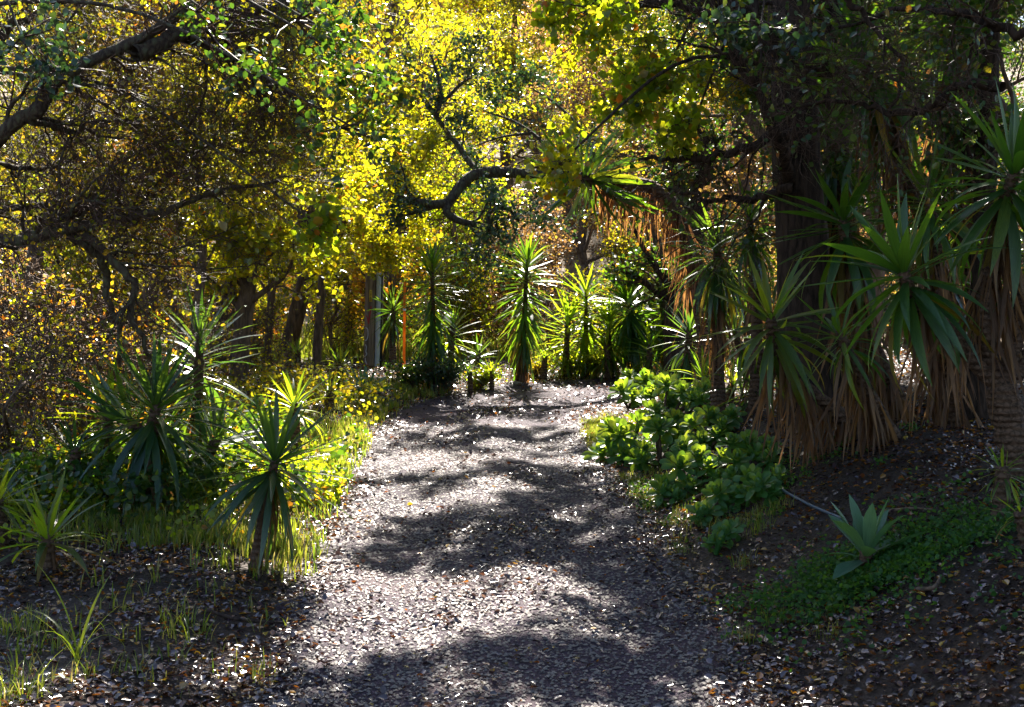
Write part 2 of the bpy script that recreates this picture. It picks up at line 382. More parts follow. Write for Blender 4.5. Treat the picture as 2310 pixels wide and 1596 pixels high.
BL = {'yucca': blades(M['yucca'], .088), 'yuccab': blades(M['yuccab'], .082), 'yuccaw': blades(M['yuccad'], .118)}
BL['agave'] = blades(M['agave'], .27, fat=.6, tip=.9, chan=.35)
BL['silver'] = blades(M['agave'], .17, fat=.5, chan=.35)
BL['yuccad'] = blades(M['yuccad'], .085); OLD = blades(M['oldleaf'], .085)
DEAD = [blade_mesh('dead_leaf', M['deadleaf'], R_.uniform(.03, .07), R_.uniform(0, .35), twist=R_.uniform(-3, 3), chan=.8, wave=R_.uniform(0, .012), fat=.25) for _ in range(7)]

def set_mat(o, pos, zax, yax, s):
    z = Vector(zax).normalized(); y = Vector(yax); y = (y-y.dot(z)*z)
    if y.length < 1e-4: y = z.orthogonal()
    y.normalize(); x = y.cross(z)
    m = Matrix(((x.x, y.x, z.x), (x.y, y.y, z.y), (x.z, y.z, z.z))).to_4x4()
    m = Matrix.Translation(Vector(pos)) @ m @ Matrix.Diagonal((s, s, s, 1))
    o.matrix_local = m

def stem_head(root, stem, r0, r1, leaf_len, n, live, dead=0, nd=0, kind='yucca', thmin=6, thmax=150, dead_len=None, pw=.7, bendy=.8):
    """one stem of a rosette plant with its leaves; stem: points from base to tip in world space"""
    base = np.array(root.location)
    P = catmull(stem, 26); K = len(P)
    seg = np.linalg.norm(np.diff(P, axis=0), axis=1); cum = np.concatenate([[0], np.cumsum(seg)]); L = cum[-1]
    rr = np.linspace(r0, r1, K)*(1+.06*rng.normal(size=K)); rr[-1] *= .5
    v, q = sweep(P, rr, 9, .04)
    obj('trunk', make_mesh('trunk', v-base, q, M['yuccabark'], smooth=True), root)
    def at(dist):
        s = max(0, L-dist); j = min(int(np.searchsorted(cum, s)), K-1); j = max(j, 1)
        f = (s-cum[j-1])/max(seg[j-1], 1e-6)
        return P[j-1]*(1-f)+P[j]*f, norm(P[j]-P[j-1]), rr[j-1]
    live = min(live, L*.97)
    az = R_.uniform(0, 6)
    for k in range(n):
        f = (k+.5)/n; dist = live*f**1.15
        p, ax, r = at(dist)
        az += 2.39996+R_.uniform(-.15, .15)
        th = math.radians(thmin+(thmax-thmin)*f**pw+R_.gauss(0, 7))
        A = Vector(ax); U = A.orthogonal().normalized(); Wv = A.cross(U)
        rad = U*math.cos(az)+Wv*math.sin(az)
        d = A*math.cos(th)+rad*math.sin(th)
        upv = A*1.0 if th < 2.2 else rad
        if d.z < -.2: upv = rad
        pos = Vector(p)+rad*r*.7-Vector(base)
        bs = OLD if kind.startswith('yucca') and f > .8 and R_.random() < .22 else BL[kind]
        droop = f*bendy+R_.uniform(-.35, .45)
        me = bs[int(np.clip(droop*len(bs)*.8, 0, len(bs)-1))]
        ln = leaf_len*(.80+.20*min(1, f*4))*R_.uniform(.85, 1.12)
        o = obj('leaf', me, root); set_mat(o, pos, d, upv, ln*(.72 if R_.random() < .12 else 1))
    dl = dead_len or leaf_len*1.0
    for k in range(nd):
        f = (k+.5)/nd; p, ax, r = at(live*.85+dead*f)
        a = R_.uniform(0, 6.283); rad = Vector((math.cos(a), math.sin(a), 0))
        d = Vector((rad.x*.22, rad.y*.22, -1))+Vector((R_.gauss(0, .15), R_.gauss(0, .15), 0))
        o = obj('dead_leaf', R_.choice(DEAD), root)
        set_mat(o, Vector(p)+rad*r*.8-Vector(base), d, rad, dl*R_.uniform(.7, 1.2))

def yucca(name, label, cat, stems, group=None):
    b = stems[0]['stem'][0]
    root = thing(name, b, label, cat, group)
    for s in stems: stem_head(root, **s)
    return root
def W3(*pts): return [world(*p) for p in pts]
def simple(label, bx, by, tx, ty, leaf, n, live, dead=0, nd=0, kind='yucca', thmax=150, r0=.05, r1=.03, dd=0, bend=(0, 0), cat='yucca', name='yucca_plant', group='yuccas along the path', pw=.7, dead_len=None, bendy=.8):
    """base at the ground point under one picture position, tip at another, at the same distance; leaf length and live length in pixels"""
    b = hit(bx, by); d = b[1]+dd
    t = world(tx, ty, d); m = (b+t)/2+np.array([bend[0]/F*d, 0, bend[1]/F*d])
    k = d/F
    return yucca(name, label, cat, [dict(stem=[b-np.array([0, 0, .03]), m, t], r0=r0, r1=r1, leaf_len=leaf*k, n=n, live=live*k, dead=dead*k, nd=nd, kind=kind, thmax=thmax, pw=pw, bendy=bendy, dead_len=dead_len*k if dead_len else None)], group)

# the far row behind the bend
simple('tall column yucca in middle of the far row, green leaves over orange dead skirt', 1175, 866, 1190, 582, 80, 240, 215, 110, 80, thmax=156, r0=.045, r1=.018, bendy=.35, pw=.5, dead_len=85, kind='yuccad')
simple('tall dark column yucca just right of the orange marker pole', 978, 884, 975, 590, 84, 240, 235, 50, 30, kind='yuccad', thmax=156, r0=.045, r1=.018, bendy=.4, pw=.5)
simple('small bright yucca leaning against the foot of the dark column yucca', 1012, 878, 1022, 725, 66, 50, 90, thmax=130)
simple('slim yellow-green yucca left of the round-headed yuccas', 1322, 852, 1322, 650, 84, 130, 170, 20, 20, thmax=150, r0=.04, r1=.018, bendy=.3, pw=.55)
simple('low bushy yucca beside the slim yellow-green one', 1275, 850, 1282, 712, 80, 100, 130, bendy=.3, thmax=140)
simple('round-headed dark yucca with rusty skirt behind the path bend', 1432, 850, 1418, 668, 108, 230, 90, 80, 70, r0=.045, r1=.02, bendy=.3, kind='yuccad', thmax=165, dead_len=80)
simple('blue-green yucca between the dark round head and the thick dark trunk', 1500, 846, 1508, 668, 104, 190, 90, 60, 30, kind='yuccad', r1=.02, bendy=.3, thmax=162)
simple('small yucca low between the column yuccas and white flowering bush', 1225, 858, 1230, 800, 44, 26, 20, thmax=110)
simple('short yucca under the slim yellow-green yucca', 1372, 858, 1368, 775, 64, 44, 60, thmax=125)
simple('yucca with a mop of hanging leaves behind the orange marker pole', 885, 838, 888, 690, 66, 70, 60, 30, 6, kind='yuccab', thmax=165, dd=.4)
simple('small yellow-green yucca at the left edge of the far path', 1110, 884, 1108, 838, 40, 24, 16, thmax=100, r0=.03)
simple('tiny bright yucca at the grassy edge left of the far path', 1062, 890, 1060, 838, 34, 22, 18, thmax=110, r0=.03)
simple('medium yucca wedged between the slim and round-headed yuccas', 1378, 854, 1372, 725, 80, 110, 90, 40, 20, thmax=160, r1=.018, bendy=.35)
simple('low spreading yucca in front of the round-headed yucca', 1462, 862, 1466, 775, 72, 50, 60, 20, 10, thmax=150)
simple('short mop-headed yucca left of the thick dark trunk', 1546, 866, 1556, 735, 88, 70, 90, 20, 10, kind='yuccab', thmax=160)
simple('low yucca sprouting between the two column yuccas', 1072, 872, 1080, 790, 56, 36, 50, thmax=140, kind='yuccab')
# left bank
simple('yucca with curved bare trunk and spiky round head at left edge of path', 572, 1292, 622, 1030, 200, 84, 60, 60, 14, kind='yuccab', thmax=150, r0=.035, r1=.022, bend=(-2, -10), dead_len=130, bendy=.3, pw=.72)
simple('smaller yucca right behind the spiky round head on the left bank', 668, 1050, 664, 905, 95, 44, 40, thmax=120, kind='yucca')
simple('tall yucca with upright top whorl among the left trees', 440, 1080, 452, 752, 155, 78, 190, 30, 8, kind='yuccab', thmax=135, r0=.04)
simple('yucca with long hanging leaves low on the left bank', 318, 1165, 352, 905, 225, 84, 95, 60, 18, kind='yuccab', thmax=168)
simple('dark leaning yucca whose leaves spill down to the left', 350, 1150, 285, 945, 190, 70, 110, 80, 20, kind='yuccab', thmax=165, bend=(30, 30))
simple('dark yucca close behind the curved-trunk one', 470, 1130, 492, 985, 165, 60, 90, 30, 8, kind='yuccab', thmax=160, bend=(-20, 0))
simple('narrow upright yucca left of the hanging-leaf one', 235, 1120, 245, 920, 140, 48, 80, thmax=150)
simple('low sprawling yucca in bottom left shade', 105, 1292, 108, 1205, 170, 34, 30, 10, 5, kind='yucca', thmax=105, r0=.05)
simple('yucca cut by the left edge of picture above the sprawling one', 2, 1235, -8, 1120, 130, 34, 30, thmax=120)
simple('leafy yucca clump between the hanging leaves and left edge', 165, 1150, 170, 1010, 120, 36, 40, thmax=130, kind='yuccab')
simple('bright seedling yucca in the sunlit grass', 422, 1165, 422, 1125, 62, 18, 10, thmax=85, r0=.02, r1=.012)
simple('small yucca beside the leaning graffiti post', 765, 880, 768, 815, 52, 34, 22, thmax=110)
simple('yucca seedling left of the post in the shade', 672, 850, 672, 790, 46, 28, 22, thmax=110)
simple('small yucca at the foot of the grass strip', 745, 925, 742, 880, 60, 22, 14, thmax=90)
simple('silvery agave with broad arching leaves left of the post foot', 822, 905, 824, 888, 78, 22, 12, kind='silver', thmax=88, r0=.03, cat='agave', name='agave_plant', group='agaves')
# right bank
simple('pair-leaf yucca with pointed bright leaves above the succulents', 1588, 880, 1590, 845, 85, 26, 26, thmax=100)
simple('small yucca nestled right of the bright pointed one', 1640, 905, 1655, 860, 80, 26, 26, thmax=105)
simple('bluish yucca half hidden behind the leaning skirt trunk', 1690, 930, 1700, 870, 100, 34, 30, thmax=125, kind='yuccab')
simple('high bluish yucca head above the path bend on right', 1620, 930, 1618, 545, 140, 120, 90, 160, 60, kind='yuccab', thmax=165, r0=.06, dead_len=120)
simple('short yucca with lit leaves left of the dark rough trunk', 1765, 930, 1762, 610, 78, 26, 26, 60, 10, thmax=120)
simple('broad blue-green agave standing in clover on right', 1952, 1300, 1955, 1236, 138, 17, 34, kind='agave', thmax=98, bendy=.45, pw=.85, r0=.035, r1=.03, cat='agave', name='agave_plant', group='agaves')
simple('dim small yucca at the foot of the forked trunk on right', 2262, 1180, 2262, 1050, 70, 30, 40, thmax=140)
simple('yucca shoot cut by the right edge of picture', 2330, 1240, 2300, 1150, 80, 16, 20, thmax=110)

# large ones on the right bank with explicit stems
yucca('yucca_plant', 'arching yucca with head pointing left and curtain of dead leaves over the path', 'yucca', [
    dict(stem=W3((1600, 860, 13.2), (1585, 700, 13.2), (1545, 520, 13), (1480, 430, 12.8), (1390, 408, 12.5), (1290, 400, 12.3)), r0=.09, r1=.05,
         leaf_len=.54, n=100, live=.32, dead=1.6, nd=230, thmax=140, dead_len=.46, kind='yuccad')], 'yuccas along the path')
yucca('yucca_plant', 'leaning yucca whose trunk carries a fringe of brown dead leaves', 'yucca', [
    dict(stem=W3((2150, 1160, 8.7), (2000, 1020, 8.6), (1880, 925, 8.5), (1800, 860, 8.4), (1750, 790, 8.3), (1738, 705, 8.2)), r0=.065, r1=.03,
         leaf_len=.46, n=56, live=.25, dead=1.3, nd=170, thmax=155, kind='yucca', dead_len=.48)], 'yuccas along the path')
yucca('yucca_plant', 'forked thick-trunked yucca with two big spiky heads at the right edge', 'yucca', [
    dict(stem=W3((2330, 1230, 6.9), (2285, 1000, 6.9), (2255, 865, 6.9)), r0=.075, r1=.08, leaf_len=.1, n=0, live=.1),
    dict(stem=W3((2262, 875, 6.9), (2200, 820, 6.9), (2140, 745, 6.85), (2070, 690, 6.8), (2032, 600, 6.8)), r0=.045, r1=.03, leaf_len=.50, n=58, live=.18, dead=.25, nd=16, thmax=150, kind='yuccaw'),
    dict(stem=W3((2250, 875, 6.9), (2218, 700, 6.9), (2250, 520, 6.9), (2292, 378, 6.8)), r0=.045, r1=.03, leaf_len=.50, n=62, live=.2, dead=.5, nd=55, thmax=150, kind='yuccaw', dead_len=.6),
    dict(stem=W3((2260, 872, 6.92), (2290, 760, 6.95), (2300, 620, 7.0)), r0=.045, r1=.04, leaf_len=.1, n=0, live=.1),
    dict(stem=W3((2262, 875, 6.95), (2330, 780, 6.95), (2350, 560, 7.0)), r0=.045, r1=.04, leaf_len=.45, n=24, live=.15, kind='yuccaw')], 'yuccas along the path')
yucca('yucca_plant', 'shaded yucca head right of the rough trunk with long brown skirt below', 'yucca', [
    dict(stem=W3((2175, 1150, 9.2), (2080, 1000, 9.1), (1990, 830, 9), (1925, 640, 9), (1900, 485, 9)), r0=.07, r1=.035, leaf_len=.55, n=60, live=.25, dead=1.6, nd=210, thmax=160, kind='yuccaw', dead_len=.6)], 'yuccas along the path')
yucca('yucca_plant', 'high yucca head in dark canopy with orange-brown strands hanging under it', 'yucca', [
    dict(stem=W3((2210, 1150, 9.6), (2160, 800, 9.5), (2080, 480, 9.4), (1990, 250, 9.3), (1942, 120, 9.3)), r0=.08, r1=.035, leaf_len=.60, n=70, live=.3, dead=1.5, nd=130, thmax=150, kind='yuccaw', dead_len=.6)], 'yuccas along the path')
yucca('yucca_plant', 'tallest yucca at top right with a pale straw skirt down its straight trunk', 'yucca', [
    dict(stem=W3((2190, 1140, 10), (2185, 800, 10), (2165, 400, 10), (2155, 10, 10)), r0=.09, r1=.05, leaf_len=.60, n=60, live=.25, dead=2.4, nd=190, thmax=150, kind='yuccaw', dead_len=.8)], 'yuccas along the path')

for lb, bx, by, d, tx, ty, ll, n, nd in [('lit yucca head just left of the rough-barked trunk', 1700, 1000, 10.8, 1690, 480, .42, 60, 30), ('yucca head high between rough trunk and spiky head', 1960, 1050, 10.4, 1880, 300, .55, 60, 60),
        ('small dark yucca head low behind the leaning trunk', 1720, 1000, 11.5, 1655, 745, .40, 60, 20), ('drooping yucca head right of the spiky head', 2130, 1130, 9.6, 2110, 560, .5, 60, 70), ('bluish yucca head under the arching one at bend', 1560, 880, 15, 1565, 610, .42, 70, 20)]:
    yucca('yucca_plant', lb, 'yucca', [dict(stem=W3((bx, by, d), ((bx+tx)/2+12, (by+ty)/2, d), (tx, ty, d)), r0=.06, r1=.03, leaf_len=ll, n=n, live=.3, dead=1.0, nd=nd, thmax=162, kind='yuccab', dead_len=.5)], 'yuccas along the path')
yucca('yucca_plant', 'low leaning yucca trunk under the spiky head, hung with brown strands', 'yucca', [
    dict(stem=W3((2125, 1165, 8.3), (2020, 1000, 8.2), (1945, 860, 8.1), (1890, 745, 8.1)), r0=.06, r1=.03, leaf_len=.34, n=36, live=.15, dead=1.2, nd=170, thmax=150, kind='yuccad', dead_len=.5)], 'yuccas along the path')
yucca('yucca_plant', 'upright yucca trunk wrapped in brown strands right of the spiky head', 'yucca', [
    dict(stem=W3((2165, 1150, 8.6), (2150, 900, 8.5), (2120, 650, 8.5), (2095, 440, 8.5)), r0=.06, r1=.03, leaf_len=.5, n=50, live=.2, dead=1.5, nd=180, thmax=155, kind='yuccad', dead_len=.55)], 'yuccas along the path')
# ------------------------------------------------------------------ aeonium clump
def spoon_mesh(name, bend):
    v = []; seg = 7; z = y = 0
    for k in range(seg+1):
        a = k/seg; w = .5*(.12+.36*math.sin(min(1, (a/.72))**2.0*math.pi/2))
        if a > .72: w *= math.sqrt(max(0.10, 1-((a-.72)/.28)**2))
        th = bend*a
        if k: z += math.cos(th)/seg; y -= math.sin(th)/seg
        for s in (-1, 0, 1):
            off = abs(s)*w*.3; v.append((s*w, y+off*math.cos(th), z+off*math.sin(th)))
    q = []
    for k in range(seg):
        b = k*3; q += [(b, b+1, b+4, b+3), (b+1, b+2, b+5, b+4)]
    return make_mesh(name, np.array(v), q, M['aeonium'], smooth=True)
SPOON = [spoon_mesh('leaf', b) for b in (-.5, -.2, .15, .5, .9)]
def bud_mesh():
    P = np.array([(0, 0, -.06), (0, 0, 0), (0, 0, .03), (0, 0, .07), (0, 0, .085)]); v, q = sweep(P, np.array([.012, .02, .026, .014, .001]), 8)
    return make_mesh('rosette', v, q, M['aeonium'], smooth=True)
BUD = bud_mesh()
def aeonium(label, roots, rosettes):
    b = hit(*roots); root = thing('aeonium_plant', b, label, 'succulent', 'succulents on the right bank')
    P = []; R = []
    more = [(px+R_.uniform(-42, 42), py+R_.uniform(12, 55), rad*R_.uniform(.75, .95), dd+R_.uniform(-.1, .15)) for (px, py, rad, dd) in rosettes]
    for (px, py, rad, dd) in list(rosettes)+more:
        rad *= 1.02
        d = b[1]+dd; t = world(px, py, d); k = d/F
        gz = g1(t[0], t[1])
        if t[2] < gz+.06: t[2] = gz+.06
        mid = (b*.5+t*.5); mid[2] = b[2]+.35*(t[2]-b[2])+.01; mid[:2] += rng.normal(size=2)*.04
        P.append(catmull([b+np.array([0, 0, -.04]), mid, t-np.array([0, 0, .03])], 9)); R.append(np.linspace(.014, .011, 9))
        ro = obj('rosette', BUD, root); tilt = Vector((rng.normal()*.4, -.75+rng.normal()*.35, 1)).normalized()
        tip = Vector(t-b); set_mat(ro, tip, tilt, tilt.orthogonal(), 1)
        az = 0; n = int(R_.uniform(19, 27))
        for j in range(n):
            f = (j+.5)/n; az += 2.39996; th = math.radians(18+78*f**.75+R_.gauss(0, 5))
            rd = Vector((math.cos(az), math.sin(az), 0)); dv = Vector((0, 0, 1))*math.cos(th)+rd*math.sin(th)
            o = obj('leaf', SPOON[int(np.clip(f*3.2+R_.uniform(-.6, .9), 0, 4))], ro)
            set_mat(o, rd*.008+Vector((0, 0, .03*(1-f))), dv, Vector((0, 0, 1)) if th > .3 else rd*-1, rad*k*(.45+.6*f)*R_.uniform(.88, 1.1))
    v, q = sweep(np.array(P), np.array(R), 6, .05)
    obj('stem', make_mesh('stem', v-b, q, M['stemwood'], smooth=True), root)
aeonium('succulent reaching furthest left over the path bend', (1425, 925), [(1405, 885, 40, 0), (1450, 905, 34, .1), (1488, 893, 34, .3), (1418, 850, 22, .6), (1455, 862, 34, .5)])
aeonium('bright yellow-green succulent at top of the clump', (1510, 945), [(1505, 872, 38, .2), (1540, 888, 34, .1), (1470, 930, 34, 0), (1510, 915, 36, .2), (1562, 905, 32, 0), (1590, 885, 30, .3)])
aeonium('succulent with the big left-facing fan of leaves beside lawn patch', (1420, 1045), [(1400, 985, 46, 0), (1372, 1002, 30, 0), (1440, 960, 44, .1), (1410, 1030, 38, -.1), (1378, 968, 34, .2), (1440, 1070, 30, -.1)])
aeonium('succulent with a blue-green star rosette at centre of the clump', (1490, 1050), [(1487, 970, 42, 0), (1483, 935, 34, .2), (1452, 1078, 36, -.1), (1525, 1000, 34, .1), (1520, 950, 34, .3)])
aeonium('shaded succulent behind the blue-green star rosette', (1600, 1010), [(1565, 960, 34, .1), (1600, 940, 34, .2), (1630, 965, 34, 0), (1655, 940, 30, .2), (1620, 1000, 34, -.1), (1580, 1000, 36, -.1)])
aeonium('large-leafed succulent at lower front of the clump', (1560, 1120), [(1532, 1055, 48, 0), (1575, 1035, 40, .1), (1500, 1100, 38, 0), (1600, 1060, 38, 0), (1545, 1015, 38, .2), (1625, 1035, 34, .1)])
aeonium('glossy dark succulent near the rough trunk', (1690, 1090), [(1660, 1045, 38, 0), (1700, 1030, 38, .1), (1735, 1050, 34, 0), (1690, 1000, 34, .2), (1730, 1010, 34, .2), (1650, 1005, 34, .2)])
aeonium('small succulent low on the slope with dusty blue leaves', (1500, 1145), [(1498, 1115, 32, 0), (1520, 1135, 26, 0)])
aeonium('succulent pair below the clump on bare slope', (1630, 1165), [(1622, 1115, 42, 0), (1595, 1160, 38, -.1), (1668, 1150, 38, 0), (1640, 1130, 30, .2)])
aeonium('lowest right succulent next to the blue hose', (1720, 1150), [(1715, 1100, 44, 0), (1740, 1120, 36, 0), (1690, 1080, 36, .2), (1755, 1085, 30, .2)])
aeonium('last small succulent at bottom of the slope', (1625, 1245), [(1640, 1205, 34, 0), (1622, 1228, 28, -.1)])

# ------------------------------------------------------------------ trees
def tree_obj(name, label, cat, base, wood, woodmat, twigs=None, twigmat=None, crown=None, crownmat=None, group=None, extra=None):
    root = thing(name, base, label, cat, group)
    obj('trunk', wood[0].mesh('trunk', woodmat, base, smooth=True), root)
    if len(wood) > 1 and not wood[1].empty(): tag(obj('limbs', wood[1].mesh('limbs', woodmat, base, smooth=True), root), 'limbs', kind='stuff')
    if twigs: obj('twigs', twigs.mesh('twigs', twigmat, base), root, 'stuff')
    for c, m in (crown or []): obj('foliage', c.mesh('foliage', m, base), root, 'stuff')
    return root

# background tree variants, built at the origin
def variant(H, spread, nl, leafsize, nleaf, low=.15, seed=0, lean=.1, leaf_w=.42, hexa=False):
    global rng
    rng = np.random.default_rng(100+seed)
    P0 = catmull([(0, 0, -.2), (lean*rng.normal(), lean*rng.normal(), H*.3), (2*lean*rng.normal(), 2*lean*rng.normal(), H*.62), (3*lean*rng.normal(), 0, H*.9)], 14)[None]
    R0 = np.linspace(.022*H, .005*H, 14)[None]*(1+.05*rng.normal(size=(1, 14)))
    P1, R1 = grow(P0, R0, nl, low, .98, spread, 58, 8, .22, .06, .42, .3, .45)
    P2, R2 = grow(P1, R1, 9, .2, 1, spread*.45, 50, 6, .3, .0, .55)
    P3, R3 = grow(P2, R2, 6, .2, 1, spread*.2, 50, 4, .35, -.03, .55)
    w0, w1, w2 = Geo(), Geo(), Geo(); w0.add(*sweep(P0, R0, 10, .04)); w1.add(*sweep(P1, R1, 6)); w1.add(*sweep(P2, R2, 4)); w2.add(*sweep(P3, np.maximum(R3, .004), 3))
    C = pts_on(P3, nleaf)+rng.normal(size=(nleaf, 3))*.05*spread**.5
    lf = Geo(); v, q, r = leaves(C, leafsize, .7, .4, leaf_w, hexa=hexa); lf.add(v, q, r)
    nm = 'background'
    return dict(trunk=w0.mesh('trunk', M['bgbark'], smooth=True), limbs=w1.mesh('limbs', M['bgbark']), twigs=w2.mesh('twigs', M['bgbark']), foliage=lf.mesh('foliage', M['yellow']), H=H)
VAR = [variant(8, 3.2, 22, .062, 26000, .12, 1), variant(7, 2.8, 20, .060, 24000, .1, 2, .3), variant(9, 3.0, 24, .065, 27000, .2, 3, .2)]
MIDV = [variant(5.6, 1.9, 15, .046, 10500, .34, 5, .25), variant(5.2, 1.7, 14, .046, 10000, .30, 6, .3)]
SHR = [variant(1.9, 1.0, 18, .040, 4800, .03, 8, .1), variant(1.5, .9, 16, .038, 4000, .03, 9, .1)]
TAN = [variant(1.0, .75, 26, .030, 1300, .03, 12, .15), variant(.8, .6, 24, .030, 1000, .03, 13, .15)]
rng = np.random.default_rng(77)
def place(var, x, y, rot, sc, mat, name, label, cat, group, squash=1, leafy=True):
    o = thing(name, (x, y, g1(x, y)), label, cat, group)
    o.rotation_euler = (0, 0, rot); o.scale = (sc, sc, sc*squash)
    for part in ('trunk', 'limbs', 'twigs', 'foliage'):
        if part == 'foliage' and not leafy: continue
        c = obj(part, var[part], o, None if part == 'trunk' else 'stuff')
        if part == 'foliage':
            c.material_slots[0].link = 'OBJECT'; c.material_slots[0].material = M[mat]
    return o
LM = [(-200, 'beyond the left edge'), (120, 'behind the leftmost shrubs'), (330, 'behind the left yuccas'), (520, 'behind the twin grey trunks'), (700, 'behind the forked trunk'),
      (860, 'behind the graffiti post'), (990, 'behind the dark column yucca'), (1190, 'behind the middle column yucca'), (1330, 'behind the slim yellow yucca'),
      (1450, 'behind the round-headed yuccas'), (1620, 'behind the high bluish yucca'), (1820, 'behind the rough dark trunk'), (2050, 'behind the big spiky head'), (2300, 'behind the forked thick yucca')]
def where(x, y):
    px = CX+x/y*F; return min(LM, key=lambda a: abs(a[0]-px))[1]
used = {}
def uniq(lbl):
    used[lbl] = used.get(lbl, 0)+1
    n = used[lbl]
    return lbl if n == 1 else lbl+[', nearer one', ', shorter one', ', tallest one', ', thinner one'][min(n-2, 3)]
words_ = {'yellow': 'yellow-green leafy', 'lime': 'lime green', 'gold': 'golden autumn', 'olive': 'olive green', 'teal': 'dark blue-green', 'brownleaf': 'dry brown', 'darkleaf': 'dark green'}
rows = [(30.5, [(-10.8, 'yellow'), (-8.5, 'olive'), (-5.9, 'yellow'), (-3.9, 'gold'), (-1.7, 'yellow'), (1.9, 'brownleaf'), (4.2, 'olive'), (6.6, 'brownleaf'), (9.2, 'darkleaf')], 'lower slope'),
        (37, [(-11, 'yellow'), (-8, 'gold'), (-5.3, 'yellow'), (-3, 'yellow'), (-.4, 'yellow'), (1.9, 'olive'), (4.6, 'yellow'), (7.2, 'olive'), (10.3, 'darkleaf')], 'mid slope'),
        (44.5, [(-15.5, 'yellow'), (-13, 'olive'), (-9.6, 'yellow'), (-6.6, 'olive'), (-4, 'yellow'), (-1.5, 'gold'), (.9, 'teal'), (3.6, 'lime'), (6.5, 'yellow'), (9.6, 'olive'), (13, 'darkleaf')], 'upper slope'),
        (53, [(-18.5, 'olive'), (-15, 'yellow'), (-11, 'olive'), (-7, 'yellow'), (-3.2, 'yellow'), (.5, 'olive'), (4, 'yellow'), (8, 'olive'), (12, 'olive'), (16, 'darkleaf')], 'high slope'),
        (62, [(-23, 'olive'), (-18, 'olive'), (-13, 'yellow'), (-8, 'olive'), (-3, 'olive'), (2, 'yellow'), (7, 'olive'), (12, 'yellow'), (17, 'olive')], 'hilltop')]
for yy, L, rn in rows:
    for x, mt in L:
        y = yy+rng.uniform(-1.5, 1.5); x += rng.uniform(-.5, .5)
        v = VAR[rng.integers(3)]; sc = rng.uniform(.85, 1.1)*(1.2 if yy > 50 else 1)*(.78 if yy == 30.5 else 1)
        place(v, x, y, rng.uniform(0, 6), sc, mt, 'broadleaf_tree', uniq('%s tree on the %s %s' % (words_[mt], rn, where(x, y))), 'tree', 'trees on the hillside')
# shrubs that close the view under the trees
for yy in (19.6, 21.5, 23.8):
    for x in np.arange(-9, 9.5, 1.35):
        x += rng.uniform(-.4, .4); y = yy+rng.uniform(-.6, .6)
        if abs(x-3) < 3.2 and yy < 20 and x > 0: y += .8
        px = CX+x/y*F
        mt = rng.choice(['olive', 'yellow', 'brownleaf', 'lime', 'gold']) if px < 1000 else rng.choice(['brownleaf', 'olive', 'brownleaf', 'teal', 'yellow'])
        place(SHR[rng.integers(2)], x, y, rng.uniform(0, 6), rng.uniform(.75, 1.15)*(1 if yy < 20 else 1.3), str(mt), 'wild_shrub',
              uniq('%s shrub in the %s row of undergrowth %s' % (words_[str(mt)], {19.6: 'front', 21.5: 'middle', 23.8: 'rear'}[yy], where(x, y))), 'shrub', 'undergrowth shrubs')
TG = [(-4.6, 12.6), (-3.7, 13.4), (-5.4, 14.2), (-2.9, 12.4), (-4.4, 15.3), (-3.3, 15.6), (-5.8, 16.6), (-3.6, 17.4), (-4.8, 17.9), (-6.4, 15), (-3.9, 11.3), (-2.7, 9.9), (-3.3, 10.3), (-3.5, 9.2), (2.3, 18.8), (1.2, 19.0)]
for i_, (x, y) in enumerate(TG):
    mt = ['yellow', 'gold', 'brownleaf', 'yellow', 'olive'][i_ % 5] if x < -1 else 'olive'
    if i_ == 0: mt = 'gold'
    place(TAN[i_ % 2], x, y, rng.uniform(0, 6), rng.uniform(.8, 1.2), mt, 'tangled_bush', uniq('thin %s bush of tangled stems %s' % (words_[mt], where(x, y))), 'bush', 'thin tangled bushes beside the path')
# mid-distance trees left of the path
for (px, d, mt, sc, lb) in [(860, 21.5, 'yellow', 1.25, 'tall yellow-green tree whose low leaves hide the top of the graffiti post'), (640, 20.5, 'yellow', 1.1, 'sunlit yellow-green tree behind the forked trunk'),
                            (300, 18.5, 'gold', 1.0, 'small golden tree behind the left yuccas'), (80, 17.5, 'lime', 1.05, 'lime tree near the left edge'), (1010, 24.5, 'yellow', 1.3, 'bright tall tree above the dark column yucca'),
                            (1420, 26, 'yellow', 1.0, 'yellow-leaved tree rising over the round-headed yuccas'), (1700, 20, 'brownleaf', 1.1, 'dry brown tree in shade behind the high bluish yucca'),
                            (1950, 17, 'darkleaf', 1.15, 'dark leafy tree filling the gap behind the big spiky head'), (2250, 16, 'darkleaf', 1.1, 'dark tree at the right edge behind the forked yucca'),
                            (1830, 14.5, 'darkleaf', .8, 'small dark tree between the rough trunk and hillside'), (2080, 13.5, 'darkleaf', .75, 'low dark tree behind the brown skirts of the leaning yuccas'), (2330, 12.5, 'darkleaf', .8, 'low dark tree cut by the right edge')]:
    x = (px-CX)/F*d
    place(MIDV[rng.integers(2)], x, d, rng.uniform(0, 6), sc, mt, 'broadleaf_tree', lb, 'tree', 'trees near the path')

